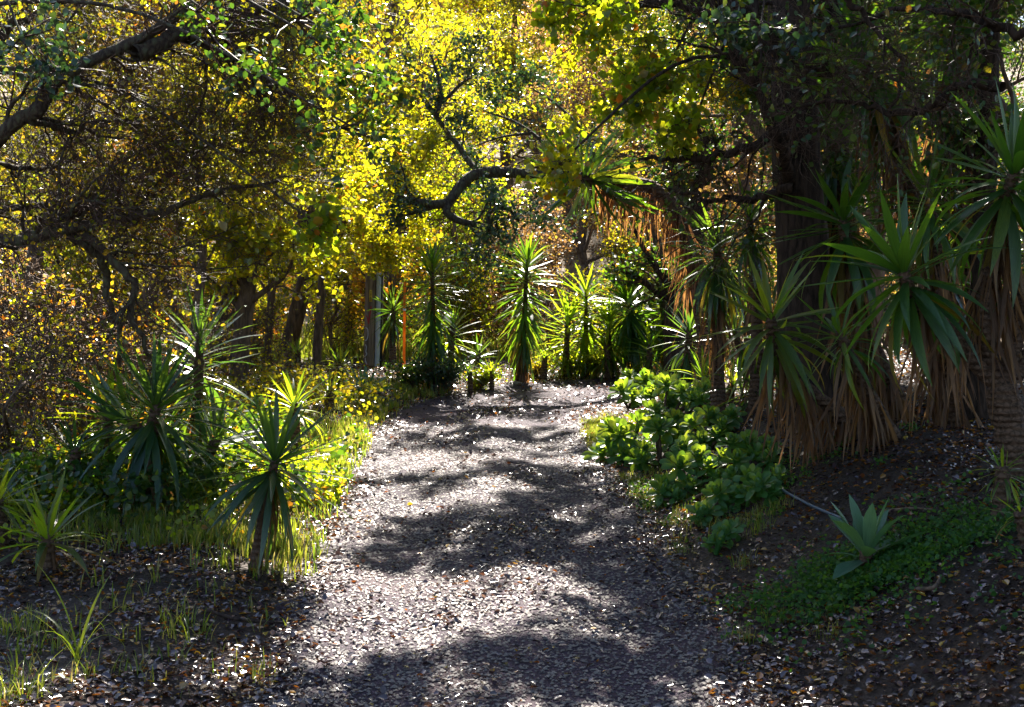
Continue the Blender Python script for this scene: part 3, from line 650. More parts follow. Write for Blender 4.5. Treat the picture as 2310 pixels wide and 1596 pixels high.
# small leafy bushes by the bend
def bush(label, bx, by, r, h, n, mat, size=.03, leafup=.9):
    b = hit(bx, by); root = thing('leafy_bush', b, label, 'bush', 'small bushes by the bend')
    a = rng.uniform(0, 6.28, 40); P = np.array([catmull([b, b+np.array([math.cos(t)*r*.4*f, math.sin(t)*r*.4*f, h*.5]), b+np.array([math.cos(t)*r*f, math.sin(t)*r*f, h*rng.uniform(.6, 1)])], 5) for t, f in zip(a, rng.uniform(.2, 1, 40))])
    g = Geo(); g.add(*sweep(P, np.linspace(.006, .002, 5)[None].repeat(40, 0), 4)); obj('stems', g.mesh('stems', M['twig'], b), root, 'stuff')
    l = Geo(); l.add(*leaves(pts_on(P, n, .25)+rng.normal(size=(n, 3))*r*.12, size, leafup, hexa=True)); obj('foliage', l.mesh('foliage', M[mat], b), root, 'stuff')
bush('low glittering bush beside the path end, right of the middle yucca', 1285, 852, .32, .28, 900, 'lime')
bush('low bush touching the foot of the slim yellow-green yucca', 1345, 852, .28, .30, 800, 'olive')
bush('dense dark bush under the dark column yucca', 1000, 888, .42, .42, 1800, 'teal')
bush('leafy bush left of the dark column yucca foot', 930, 880, .38, .32, 1400, 'darkleaf')
bush('sunlit bush at the corner of the path left of middle yucca', 1085, 878, .30, .26, 1100, 'lime')
bush('tiny bush on the bank behind the middle yucca', 1210, 850, .25, .2, 600, 'olive')
bush('shaded bush below the dark round-headed yucca', 1425, 862, .25, .16, 500, 'lime')

# slim trunks of the left grove
def trunk_tree(label, ctrl, r0, r1, nb=8, L=1.2, mat='bgbark', leaf=None, nleaf=0, size=.05, name='slender_tree', forks=(), up=.1, ang=45, lv=2, group='slender trees of the left grove', tw='bgbark', nn=7, ttop=.35, K=24, snap=True):
    P = catmull([world(*c) for c in ctrl], K); b = P[0].copy()
    if snap: b[2] = g1(b[0], b[1])-.05; P[0] = b
    R = np.linspace(r0, r1, K)*(1+.04*rng.normal(size=K)); R[0] *= 1.35; R[1] *= 1.1
    w0, w1, tg_, lf = Geo(), Geo(), Geo(), Geo()
    w0.add(*sweep(P, R, 12, .03)); PP = [P[None]]; RR = [R[None]]
    for (fc, fr0, fr1) in forks:
        Q = catmull([world(*c) for c in fc], K); QR = np.linspace(fr0, fr1, K); w1.add(*sweep(Q, QR, 9, .03)); PP.append(Q[None]); RR.append(QR[None])
    PA = np.concatenate(PP); RA = np.concatenate(RR)
    cr = []
    if nb:
        P1, R1 = grow(PA, RA, nb, ttop, 1, L, ang, 7, .2, up, .45); w1.add(*sweep(P1, R1, 5))
        P2, R2 = grow(P1, R1, nn, .2, 1, L*.5, 45, 5, .28, 0, .5); tg_.add(*sweep(P2, np.maximum(R2, .002), 3))
        last = P2
        if lv > 2:
            P3, R3 = grow(P2, R2, nn, .2, 1, L*.28, 45, 4, .3, 0, .6); tg_.add(*sweep(P3, np.maximum(R3, .0013), 3)); last = P3
        if leaf:
            lf.add(*leaves(pts_on(last, nleaf)+rng.normal(size=(nleaf, 3))*.04, size, .7, hexa=True)); cr = [(lf, M[leaf])]
    return tree_obj(name, label, 'tree', P[0], [w0, w1], M[mat], tg_ if nb else None, M[tw], cr, None, group)
trunk_tree('dark forked tree on the left, its right limb sweeping up over the grove', [(535, 915, 15), (545, 760, 15), (560, 640, 15), (562, 590, 15)], .10, .085, 7, 1.1, leaf='yellow', nleaf=7000,
           forks=[([(562, 595, 15), (600, 580, 14.9), (650, 540, 14.8), (700, 470, 14.6), (760, 400, 14.5)], .06, .02), ([(560, 600, 15), (540, 500, 15.2), (548, 380, 15.3), (560, 250, 15.3)], .06, .03)])
trunk_tree('straight grey tree trunk behind the tall left yucca', [(437, 930, 13.6), (440, 760, 13.6), (455, 600, 13.6), (462, 400, 13.7), (450, 200, 13.8)], .055, .03, 10, 1.1, leaf='yellow', nleaf=6000)
trunk_tree('leaning slim tree crossing behind the tall left yucca', [(425, 900, 14.5), (395, 700, 14.5), (345, 580, 14.5), (320, 450, 14.5)], .055, .03, 8, 1.0, leaf='gold', nleaf=3500)
trunk_tree('thin tree right of the dark forked tree', [(600, 870, 16.5), (610, 700, 16.5), (625, 560, 16.5), (650, 430, 16.5)], .05, .03, 8, 1.0, leaf='yellow', nleaf=4000)
trunk_tree('slanting tree left of the graffiti post', [(645, 845, 18), (655, 720, 18), (690, 600, 18), (740, 500, 18)], .05, .025, 8, 1.1, leaf='yellow', nleaf=4000)
trunk_tree('short brown tree immediately left of the dark forked tree', [(505, 880, 17), (500, 740, 17), (512, 600, 17), (500, 450, 17)], .065, .04, 8, 1.1, leaf='olive', nleaf=4000)
trunk_tree('blackish blue thick trunk in the left undergrowth', [(182, 850, 15.5), (178, 760, 15.5), (190, 680, 15.5), (205, 560, 15.5)], .115, .06, 6, 1.1, mat='bark', leaf='olive', nleaf=3500)
trunk_tree('slim tree at far left seen against the pale slope', [(5, 960, 13), (2, 800, 13), (10, 650, 13), (0, 450, 13)], .06, .04, 7, 1.0, leaf='olive', nleaf=3000)
trunk_tree('mottled sapling left of the tall left yucca', [(262, 930, 14), (258, 780, 14), (240, 640, 14), (250, 500, 14)], .04, .02, 7, .9, leaf='yellow', nleaf=2500)
trunk_tree('knotty brown trunk left of the graffiti post', [(790, 830, 20.5), (785, 760, 20.5), (792, 690, 20.5), (770, 600, 20.5)], .075, .05, 5, 1.0, leaf='yellow', nleaf=900)
trunk_tree('brown trunk between the graffiti post and orange pole', [(868, 828, 19.8), (870, 760, 19.8), (880, 690, 19.8), (885, 620, 19.8)], .09, .06, 5, 1.0, leaf='gold', nleaf=900)

trunk_tree('yellow-leafed tree whose drooping sprays cover the top of the graffiti post', [(712, 850, 17.6), (722, 700, 17.6), (735, 540, 17.6), (750, 380, 17.6), (760, 200, 17.8)], .06, .03, 9, .9, leaf='yellow', nleaf=9500, size=.045, ttop=.42, nn=8,
           forks=[([(735, 540, 17.6), (780, 500, 17.6), (830, 490, 17.5), (870, 520, 17.4)], .03, .01), ([(745, 430, 17.6), (810, 400, 17.5), (880, 400, 17.5), (900, 470, 17.4)], .03, .01),
                  ([(750, 380, 17.6), (810, 300, 17.6), (870, 300, 17.6), (900, 380, 17.5)], .03, .01)], up=-.03)
# gnarled oak over the bend
trunk_tree('gnarled oak with twisted grey limbs reaching left above the bend', [(1520, 845, 17.7), (1505, 700, 17.7), (1470, 520, 17.7), (1400, 430, 17.7), (1290, 400, 17.6), (1180, 392, 17.3), (1110, 388, 17.1)], .10, .06, 5, .8,
           mat='greybark', tw='greybark', leaf='teal', nleaf=5500, size=.045, name='oak_tree', group=None, nn=6,
           forks=[([(1125, 388, 17.1), (1070, 395, 17.0), (1035, 425, 16.9), (1012, 455, 16.8), (985, 462, 16.7), (950, 458, 16.6), (922, 450, 16.5)], .075, .042),
                  ([(1012, 455, 16.8), (1008, 480, 16.7), (1040, 500, 16.7), (1085, 510, 16.7), (1110, 522, 16.6), (1125, 510, 16.6)], .052, .03),
                  ([(1108, 515, 16.6), (1100, 490, 16.6), (1115, 472, 16.6), (1145, 470, 16.5), (1172, 500, 16.5)], .035, .015),
                  ([(1090, 392, 17.1), (1062, 370, 17.3), (1035, 330, 17.5), (1010, 300, 17.7), (985, 265, 17.8), (960, 235, 17.9)], .045, .025),
                  ([(985, 262, 17.8), (995, 215, 17.9), (985, 165, 18.0), (972, 125, 18.1)], .035, .015),
                  ([(1250, 396, 17.5), (1230, 330, 17.7), (1170, 280, 17.9), (1090, 250, 18.0)], .03, .01), ([(1330, 405, 17.7), (1330, 320, 17.9), (1260, 240, 18.1), (1200, 200, 18.2)], .03, .01), ([(1200, 300, 17.8), (1130, 310, 17.9), (1070, 330, 17.9)], .02, .008),
                  ([(1000, 230, 17.9), (1040, 190, 18.0), (1065, 175, 18.1)], .025, .01),
                  ([(1110, 522, 16.6), (1090, 545, 16.6), (1085, 560, 16.5)], .02, .006)])

# ------------------------------------------------------------------ the big overhanging trees
def big_tree(name, label, trunkc, r0, r1, limbs, spec, mat, twmat, clumps=(), group=None, name_leaf=None):
    """limbs: (control points, r0, r1); spec: (n1, L1, n2, L2, n3, L3); clumps: (centre, radii, n, size, material) fed by a limb each"""
    P = catmull([world(*c) for c in trunkc], 26); P[0, 2] = g1(P[0, 0], P[0, 1])-.1
    R = np.linspace(r0, r1, 26); R[0] *= 1.4; R[1] *= 1.15
    w0, w1, w2 = Geo(), Geo(), Geo(); w0.add(*sweep(P, R, 20, .05))
    PP = []; RR = []
    for c, a, b in limbs:
        Q = catmull([world(*k) for k in c], 22); q = np.linspace(a, b, 22); Q[2:] += np.cumsum(rng.normal(size=(20, 3))*.012, 0); w1.add(*sweep(Q+rng.normal(size=Q.shape)*.008, q, 9, .06)); PP.append(Q); RR.append(q)
    cr = {}
    if PP:
        PA = np.array(PP); RA = np.array(RR); n1, L1, n2, L2, n3, L3 = spec
        P1, R1 = grow(PA, RA, n1, .12, 1, L1, 46, 9, .27, .0, .34); kp = (P1[:, -1, 2] > 2.2) | (rng.uniform(size=len(P1)) < .2); P1, R1 = P1[kp], R1[kp]; w1.add(*sweep(P1, R1, 6))
        P2, R2 = grow(P1, R1, n2, .1, 1, L2, 46, 6, .30, -.02, .5); w2.add(*sweep(P2, np.maximum(R2, .0018), 4))
        P3, R3 = grow(P2, R2, n3, .1, 1, L3, 45, 4, .3, -.02, .6); w2.add(*sweep(P3, np.maximum(R3, .0011), 3))
        if name_leaf: cr[name_leaf[0]] = Geo(); cr[name_leaf[0]].add(*leaves(pts_on(P3, name_leaf[1])+rng.normal(size=(name_leaf[1], 3))*.02, name_leaf[2], .5, .5, .38, svar=.45, hexa=True))
    else: P3 = None
    top = P[-6]
    for ce, ra, n, size, m in clumps:
        ce = np.array(ce, float); ra = np.array(ra, float)
        k = max(8, int(n/110)); e = ce+norm(rng.normal(size=(k, 3)))*ra*rng.uniform(.3, 1.45, (k, 1))
        st = P[np.argmin(np.abs(P[:, 2]-min(ce[2]+1.0, P[-1, 2])))]
        LQ = catmull([st, (st+ce)/2+np.array([0, 0, .35]), ce], 12); w1.add(*sweep(LQ, np.linspace(.018, .006, 12), 6))
        A = np.array([catmull([ce-(ce-st)*.05, (ce+x)/2+rng.normal(size=3)*.06, x], 6) for x in e]); w2.add(*sweep(A, np.linspace(.007, .002, 6)[None].repeat(k, 0), 3))
        B, BR = grow(A, np.full((k, 6), .003), 4, .3, 1, ra.mean()*.34, 45, 4, .3, -.05, .6); w2.add(*sweep(B, np.maximum(BR, .0012), 3))
        C = pts_on(B, n, .1)+rng.normal(size=(n, 3))*.05
        cr.setdefault(m, Geo()).add(*leaves(C, size, .5, .6, .40, svar=.45, hexa=True))
    return tree_obj(name, label, 'tree', P[0], [w0, w1], M[mat], w2, M[twmat], [(g, M[m]) for m, g in cr.items()], None, group), P3

def shade(px, py, z, ra, n, size, m):
    """a leafy clump overhead that shades the ground seen at px, py"""
    g = hit(px, py); t = (z+g[2]*.4-g[2])/SDIR.z
    c = g+np.array(SDIR)*t
    return (c, np.array(ra)*1.15, int(n*.8), size*.85, m)
left_limbs = [
    ([(-220, 480, 9), (-20, 320, 8.6), (75, 258, 8.5), (150, 178, 8.5), (225, 138, 8.6), (311, 112, 8.7), (431, 30, 8.9), (470, -60, 9)], .052, .024),
    ([(300, 118, 8.7), (431, 78, 8.9), (531, 40, 9.1), (640, 0, 9.3), (760, -40, 9.4)], .055, .02),
    ([(-220, 560, 9), (0, 550, 9), (80, 541, 9), (165, 524, 9), (281, 506, 9.1), (351, 494, 9.1), (431, 466, 9.2), (510, 436, 9.3), (640, 425, 9.5)], .05, .010),
    ([(150, 524, 9), (200, 561, 9), (225, 637, 9.1), (250, 742, 9.2), (262, 830, 9.3)], .035, .012),
    ([(190, 531, 9), (281, 617, 9), (301, 702, 9.1), (335, 800, 9.2), (340, 900, 9.3)], .03, .01),
    ([(301, 504, 9.1), (331, 451, 9.3), (436, 371, 9.6), (501, 346, 9.8), (642, 361, 10)], .022, .007),
    ([(-100, 480, 9.2), (50, 471, 9.2), (140, 450, 9.4), (225, 436, 9.5), (320, 455, 9.7)], .028, .008),
    ([(420, 85, 8.9), (526, 145, 9.2), (577, 190, 9.4), (652, 250, 9.7)], .03, .01),
    ([(60, 270, 8.5), (150, 300, 8.8), (260, 290, 9.2), (400, 300, 9.6)], .022, .007),
    ([(-60, 340, 8.6), (60, 370, 9), (180, 350, 9.6), (330, 240, 10)], .022, .007),
    ([(-200, 200, 9), (0, 100, 9), (120, 60, 9.2), (260, 20, 9.4)], .035, .012),
]
cl_left = [((-1.0, 7.4, 3.4), (.45, .6, .35), 700, .040, 'darkleaf'), ((-.8, 7.8, 2.9), (.35, .6, .3), 480, .040, 'darkleaf'), ((-.75, 8.2, 3.3), (.4, .6, .5), 620, .038, 'olive'), ((-1.6, 7.6, 3.5), (.6, .6, .35), 260, .040, 'darkleaf'),
           ((-1.5, 10.5, 3.3), (.6, .6, .45), 2600, .040, 'yellow'), ((-1.75, 9.5, 2.55), (.4, .5, .25), 900, .05, 'yellow'), ((-2.6, 7.6, 3.35), (.5, .4, .25), 300, .045, 'teal'),
           ((-1.2, 8.8, 2.5), (.2, .3, .15), 260, .055, 'lime'), ((-2.3, 11, 3.9), (.8, .6, .4), 1600, .045, 'olive'), shade(280, 1040, 4.6, (.5, .4, .25), 1100, .055, 'darkleaf'), shade(1010, 1170, 6.0, (.35, .3, .2), 900, .06, 'darkleaf'), shade(1000, 1500, 5.2, (.3, .15, .12), 450, .055, 'darkleaf'),
           shade(350, 1370, 4.9, (.9, .45, .3), 3400, .06, 'darkleaf'), shade(120, 1380, 4.9, (.7, .6, .35), 3000, .06, 'darkleaf'), shade(560, 1400, 5.2, (.5, .4, .25), 1900, .06, 'darkleaf'), shade(260, 1480, 4.8, (.7, .35, .3), 2400, .06, 'darkleaf'),
           shade(880, 1575, 5.4, (.5, .35, .2), 1800, .06, 'darkleaf'), shade(900, 1240, 5.8, (.35, .6, .25), 1900, .06, 'darkleaf'), shade(1050, 1000, 7.2, (.6, .7, .3), 2600, .07, 'darkleaf'),
           shade(980, 1090, 6.6, (.6, .25, .2), 1400, .07, 'darkleaf')]
big_tree('overhanging_tree', 'big mossy-limbed tree off the left edge, dense dark twigs filling upper left', [(-420, 1200, 9.5), (-330, 800, 9.4), (-230, 450, 9), (-200, 100, 9), (-160, -300, 9)], .26, .14,
         left_limbs, (22, .9, 11, .45, 8, .24), 'greybark', 'twig', cl_left, name_leaf=('olive', 11000, .032))
right_limbs = [
    ([(1780, 200, 10), (1700, 40, 9.8), (1560, 0, 9.6), (1400, 10, 9.5), (1300, -5, 9.4)], .05, .02),
    ([(1780, 420, 9.8), (1742, 300, 9.4), (1715, 200, 9.2), (1650, 90, 9), (1600, 20, 9), (1500, -40, 9)], .05, .02),
    ([(2330, 80, 7.6), (2230, 62, 7.7), (2150, 45, 7.8), (2050, 30, 8), (1900, 60, 8.2)], .03, .01),
    ([(2260, 195, 7.8), (2180, 198, 7.9), (2120, 265, 8), (2010, 268, 8.1), (1940, 235, 8.2), (1820, 240, 8.4)], .03, .008),
    ([(1800, 300, 9.6), (1680, 330, 9.6), (1560, 350, 9.8), (1450, 330, 10)], .04, .012),
    ([(1790, 420, 9.6), (1700, 430, 9.8), (1600, 440, 10), (1500, 400, 10.2)], .035, .01),
    ([(1900, -20, 8), (1950, 60, 8), (2000, 160, 8), (1960, 280, 8.1)], .02, .006),
    ([(1700, -20, 8.5), (1720, 80, 8.4), (1800, 150, 8.3), (1880, 130, 8.2)], .02, .006),
]
cl_right = [((.95, 9.2, 3.45), (.6, .5, .4), 900, .055, 'lime'), ((1.2, 9.6, 3.2), (.35, .5, .25), 400, .055, 'lime'), ((.45, 9, 3.85), (.4, .4, .25), 700, .055, 'lime'), ((.23, 8.2, 2.76), (.12, .13, .12), 210, .052, 'yellow'),
            ((.62, 10, 4.0), (.5, .5, .4), 500, .05, 'yellow'),
            ((1.5, 11, 3.8), (.5, .6, .4), 700, .045, 'olive'), ((2.0, 11.5, 2.9), (.5, .6, .5), 1000, .045, 'brownleaf'), ((2.2, 11, 4.0), (.8, .7, .5), 1800, .055, 'darkleaf'), ((1.4, 8, 3.55), (.4, .4, .2), 260, .05, 'teal'),
            shade(1250, 1200, 6.2, (.6, .7, .3), 3600, .065, 'darkleaf'), shade(1400, 1280, 6.2, (.6, .7, .3), 3200, .065, 'darkleaf'), shade(1110, 1260, 6.0, (.4, .5, .25), 2000, .065, 'darkleaf'),
            shade(1180, 985, 7.4, (.55, .5, .3), 2200, .07, 'darkleaf'), shade(1240, 1088, 6.8, (.5, .3, .2), 1500, .07, 'darkleaf'), shade(1450, 1510, 5.6, (.5, .3, .2), 1700, .06, 'darkleaf'), shade(1150, 1510, 5.4, (.3, .2, .15), 500, .06, 'darkleaf'),
            shade(1600, 1300, 6.0, (.6, .8, .3), 3600, .065, 'darkleaf'), shade(1800, 1250, 6.2, (.8, 1, .35), 4500, .065, 'darkleaf'), shade(2050, 1300, 6.2, (.8, 1, .35), 4500, .065, 'darkleaf'),
            shade(1900, 1450, 5.8, (.7, .6, .35), 3500, .065, 'darkleaf'), shade(2200, 1450, 5.8, (.7, .6, .35), 3500, .065, 'darkleaf'), shade(1750, 1130, 6.8, (.7, .9, .35), 4000, .065, 'darkleaf'),
            shade(1320, 1160, 6.4, (.5, .3, .2), 1400, .06, 'darkleaf'), shade(1180, 1060, 6.8, (.6, .15, .12), 900, .06, 'darkleaf'), shade(1340, 1010, 7.2, (.4, .3, .2), 1000, .06, 'darkleaf'), shade(1520, 1400, 5.8, (.3, .25, .15), 800, .06, 'darkleaf'), shade(1000, 950, 7.6, (.7, .2, .15), 800, .06, 'darkleaf'),
            *[(c_, (1.1, 1.1, .45), 3200, .085, 'darkleaf') for c_ in ((2.6, 7, 4.9), (3.6, 8, 5), (4.2, 10, 5.6), (2.8, 10, 5.6), (3.6, 5.8, 4.6), (2.1, 5.2, 4.3), (4.8, 6.6, 4.6), (5.4, 9, 5), (2.3, 12.5, 6.2), (4.2, 13, 6.4), (3, 3.6, 4.2), (5.6, 4.4, 4.4), (2.2, 1.2, 4.6), (3.2, -.6, 4.4), (3.6, 15.5, 7.2), (5.2, 15.5, 7.2), (6.6, 13, 6.6), (5.6, 11.3, 5.9), (3.3, 11.3, 6), (4.4, 8.9, 5.2), (6.8, 17, 7.6))],  # unseen canopy added above and behind the view to darken the right bank
            shade(1550, 1120, 7, (.4, .5, .3), 1600, .065, 'darkleaf'), shade(2100, 1130, 6.8, (1, .9, .35), 5000, .065, 'darkleaf')]
big_tree('overhanging_tree', 'thick rough-barked tree on the right bank, furrowed dark trunk behind brown skirts', [(1845, 1115, 9.9), (1822, 800, 9.9), (1805, 500, 9.9), (1790, 200, 9.9), (1770, -150, 10), (1740, -700, 10.2), (1700, -1200, 10.4)], .21, .10,
         right_limbs, (10, .75, 7, .42, 6, .22), 'bark', 'twig', cl_right, name_leaf=('darkleaf', 1500, .04))
trunk_tree('dark rough trunk at far right behind the forked yucca', [(2200, 1165, 8.9), (2200, 950, 8.9), (2215, 700, 8.9), (2225, 300, 8.9), (2240, -100, 8.9)], .10, .06, 10, .8, mat='bark', tw='twig', leaf='darkleaf', nleaf=2500, ttop=.55, group=None, name='shaded_tree', lv=3)
trunk_tree('black trunk right behind the rough-barked tree', [(1905, 1075, 10.6), (1900, 800, 10.6), (1890, 500, 10.6), (1880, 100, 10.7), (1860, -300, 10.8)], .12, .08, 12, 1.0, mat='bark', tw='twig', leaf='darkleaf', nleaf=6000, ttop=.4, group=None, name='shaded_tree', lv=3)
trunk_tree('stout dark trunk with vertical strands at the right end of the path', [(1532, 862, 16.6), (1528, 800, 16.6), (1530, 700, 16.6), (1560, 560, 16.6), (1600, 300, 16.6)], .19, .10, 8, 1.1, mat='bark', leaf='darkleaf', nleaf=3000, ttop=.5, group=None, name='shaded_tree')

# ------------------------------------------------------------------ post, conduit, pole, hose, bits
def box(x0, x1, y0, y1, z0, z1):
    v = np.array([(x, y, z) for z in (z0, z1) for x, y in ((x0, y0), (x1, y0), (x1, y1), (x0, y1))], float)
    q = [(0, 3, 2, 1), (4, 5, 6, 7), (0, 1, 5, 4), (1, 2, 6, 5), (2, 3, 7, 6), (3, 0, 4, 7)]
    return v, q
def post():
    b = hit(833, 824); d = b[1]; k = d/F
    root = thing('utility_post', b, 'weathered wooden post with graffiti, pale conduit strip and black edge', 'post')
    root.rotation_euler = (0, math.radians(1.2), 0)
    H = 1.22; r = 12.5*k
    a = np.linspace(0, 2*np.pi, 21)[:-1]; zz = np.linspace(-.1, H, 24); rad = r*(1+.03*np.sin(3*a)+.02*rng.normal(size=20)); rad[np.abs(((a-5.1)+np.pi) % (2*np.pi)-np.pi) < .16] *= .86
    v = np.array([(rad[i]*math.cos(t)*(1.03-.05*z/H), rad[i]*math.sin(t), z) for z in zz for i, t in enumerate(a)])
    q = [(j*20+i, j*20+(i+1) % 20, (j+1)*20+(i+1) % 20, (j+1)*20+i) for j in range(23) for i in range(20)]
    q.append((23*20, 23*20+5, 23*20+10, 23*20+15))
    obj('post_body', make_mesh('post_body', v, q, bark_mat('weathered_wood', (.09, .065, .055), (.26, .20, .17), 16, .06, .6), smooth=True), root)
    P = np.array([(r+5.5*k, -.02, -.05), (r+5.5*k, -.02, H*.5), (r+5.5*k, -.02, H)]); g = Geo(); g.add(*sweep(P, np.full(3, 6*k), 10))
    obj('conduit', g.mesh('conduit', plain('pale_blue_plastic', (.42, .46, .55), .5), smooth=True), root)
    g = Geo(); g.add(*box(r+11.3*k, r+15*k, -.03, .05, -.05, H)); obj('edge_strip', g.mesh('edge_strip', plain('black_rubber', (.012, .012, .014), .6)), root)
    # tag plate and sprayed marks, wrapped round the face of the post
    def mark(name, pts, w, mat, lab):
        Q = catmull([(x*k, y*k) for x, y in pts], 20); T = norm(np.gradient(Q, axis=0)); N2 = np.stack([-T[:, 1], T[:, 0]], 1)
        vv = []
        for s in (-1, 1):
            q2 = Q+N2*s*w*k/2
            for x, z in q2: vv.append((x, -math.sqrt(max(r*r*1.08-x*x, 1e-5))-.004, z))
        obj(name, make_mesh(name, np.array(vv), [(i, i+1, 21+i, 20+i) for i in range(19)], mat), root)['label'] = lab
    red = plain('red_spray', (.30, .015, .03), .6); wh = plain('pale_spray', (.45, .45, .55), .6); og = plain('orange_spray', (.45, .09, .02), .6)
    mark('painted_mark', [(3, 132), (1, 118), (-1, 104), (-2, 92)], 3.2, red, 'red sprayed stroke'); mark('painted_mark', [(-9, 112), (-5, 105), (-3, 95)], 2.6, red, 'short red stroke joining it')
    mark('painted_mark', [(-9, 84), (-4, 80), (-3, 66), (-6, 56), (-10, 55)], 2.2, wh, 'pale sprayed curl'); mark('painted_mark', [(-9, 46), (-6, 40), (-7, 30), (-5, 24), (-10, 18)], 2.2, wh, 'pale sprayed squiggle')
    mark('painted_mark', [(-8, 16), (-7, 8), (-4, 1)], 2.4, wh, 'pale sprayed tail'); mark('painted_mark', [(-9, -3), (-6, 2), (-3, -6), (0, -14), (3, -10)], 6, og, 'orange paint patch')
    g = Geo(); g.add(*box(-1.5*k, 4.5*k, -r-.012, -r-.002, 142*k, 168*k)); pl = obj('tag_plate', g.mesh('tag_plate', plain('yellow_plate', (.62, .42, .03), .4)), root)
    g = Geo()
    for j in range(7): g.add(*box(-.3*k, 3.2*k, -r-.0145, -r-.0125, (145+j*3.1)*k, (146.4+j*3.1)*k))
    obj('plate_marks', g.mesh('plate_marks', plain('black_print', (.02, .02, .02), .6)), pl, 'stuff')
post()
b = hit(911, 842); k = b[1]/F
root = thing('marker_pole', b, 'thin bright orange marker pole standing between the post and dark yucca', 'pole')
g = Geo(); g.add(*sweep(np.array([(0, 0, -.05), (1.0*k, 0, 100*k), (2.5*k, 0, 206*k)]), np.full(3, 3.1*k), 8))
obj('pole_shaft', g.mesh('pole_shaft', leaf_mat('orange_plastic', [(0, (.85, .24, .01)), (1, (.9, .27, .01))], [(0, (.98, .42, .01)), (1, (.98, .42, .01))], .4, .5, .4), smooth=True), root)
g = Geo(); g.add(*sweep(np.array([(1.5*k, 0, 140*k), (1.55*k, 0, 145*k)]), np.full(2, 3.9*k), 8)); obj('reflector_band', g.mesh('reflector_band', plain('white_band', (.75, .75, .75), .4)), root)

def tube_thing(name, label, cat, px, r, mat, lift=.01):
    P = np.array([hit(*p)+np.array([0, 0, lift+h]) for p, h in px]); P = catmull(P, 24); b = P[0].copy()
    g = Geo(); g.add(*sweep(P, np.full(24, r) if np.isscalar(r) else np.linspace(r[0], r[1], 24), 8, .02)); o = obj(name, g.mesh(name, mat, b, smooth=True), loc=b); return tag(o, label, cat)
tube_thing('garden_hose', 'dull blue hose lying across the dark bank behind the broad agave', 'hose', [((1755, 1120), .04), ((1772, 1130), .03), ((1830, 1158), .02), ((1900, 1182), .01)], .008, plain('blue_hose', (.04, .07, .11), .5))
tube_thing('fallen_stick', 'long bare stick lying right of the broad agave', 'stick', [((1990, 1170), .02), ((2050, 1166), .015), ((2110, 1166), .01)], (.009, .004), M['bgbark'])
tube_thing('fallen_stick', 'pale curved stick at the edge of the clover patch', 'stick', [((2070, 1345), .005), ((2105, 1352), .03), ((2122, 1330), .02)], (.011, .006), M['bgbark'])
tube_thing('fallen_stick', 'thin dark stick on shaded soil at lower left', 'stick', [((470, 1395), .01), ((540, 1412), .015), ((655, 1418), .01)], (.010, .005), M['bark'])
tube_thing('vine_stem', 'curved bare stem looping under the succulents', 'stem', [((1548, 1145), .02), ((1590, 1130), .04), ((1620, 1090), .06), ((1665, 1070), .08)], .011, M['stemwood'])

def rock(label, px, py, s, mat, sq=.6):
    b = hit(px, py); n1, n2 = 9, 14; v = []; q = []
    sd_ = rng.normal(size=(6, 3))
    for i in range(n1):
        th = math.pi*i/(n1-1)
        for j in range(n2):
            ph = 2*math.pi*j/n2; u_ = np.array([math.sin(th)*math.cos(ph), math.sin(th)*math.sin(ph), math.cos(th)])
            rr = 1+.12*sum(math.sin(3*u_@w+1) for w in sd_)/2; v.append(u_*rr*np.array([s, s*.7, s*sq]))
    for i in range(n1-1):
        for j in range(n2): q.append((i*n2+j, (i+1)*n2+j, (i+1)*n2+(j+1) % n2, i*n2+(j+1) % n2))
    tag(obj('boulder', make_mesh('boulder', np.array(v), q, mat, smooth=True), loc=b), label, 'rock')
M['stone'] = plain('pale_stone', (.10, .085, .08), .7, .4, (.20, .17, .155), 9, .6)
rock('flat pale rock at the far edge of the path beside the middle yucca', 1165, 868, .10, M['stone'], .35)
rock('dark low block of rock behind the low glittering bush', 1322, 826, .15, plain('dark_stone', (.03, .02, .018), .8), .4)

# ------------------------------------------------------------------ litter, pebbles, grass, ground cover
def scatter(n, x0, x1, y0, y1, prob, lift=.006):
    x = rng.uniform(x0, x1, n); y = y0+(y1-y0)*rng.uniform(0, 1, n)**1.4
    keep = np.abs(x) < y*.40+.4; x, y = x[keep], y[keep]
    d, s = path_dist(x, y); p = prob(x, y, d, s); k = rng.uniform(0, 1, len(x)) < p; x, y, d = x[k], y[k], d[k]
    z = G(x, y)+np.where(d < .97, .014, 0)+lift
    return np.stack([x, y, z], 1), d
def litter():
    C, d = scatter(330000, -6.0, 6.0, 4.2, 18.5, lambda x, y, d, s: (1-.6*np.exp(-((d-.5)/.16)**2))*np.where(d < .8+.1*np.sin(y*2.3), .06+ .13+.25*sm(13, 16, y)+.45*(np.sin(x*2.3+y*1.3)*np.sin(y*2.1-x*1.7)*.5+.5)**2, .95))
    C[:, 2] += rng.uniform(0, .012, len(C))
    r = rng.uniform(0, 1, len(C)); on = d < .9
    r = np.where(on, r**1.5*.80, r); r = np.where(rng.uniform(0, 1, len(C)) < .06, rng.uniform(.80, 1, len(C)), r)
    cl_ = np.sin(C[:, 0]*2.9+1)*np.sin(C[:, 1]*1.9)+.6*np.sin(C[:, 0]*6.1-C[:, 1]*4.3)
    k = rng.uniform(size=len(C)) < np.clip(.70+.42*cl_, .12, 1); C, r = C[k], r[k]
    nr_ = C[:, 1] < 9.5; g = Geo()
    g.add(*leaves(C[nr_], 0.0235, 3.2, 0, .38, .45, .75, True, r[nr_])); g.add(*leaves(C[~nr_], .026, 3.2, 0, .38, .35, .6, False, r[~nr_]))
    tag(obj('leaf_litter', g.mesh('leaf_litter', M['litter'])), 'brown, grey and orange fallen leaves covering path and banks', kind='stuff')
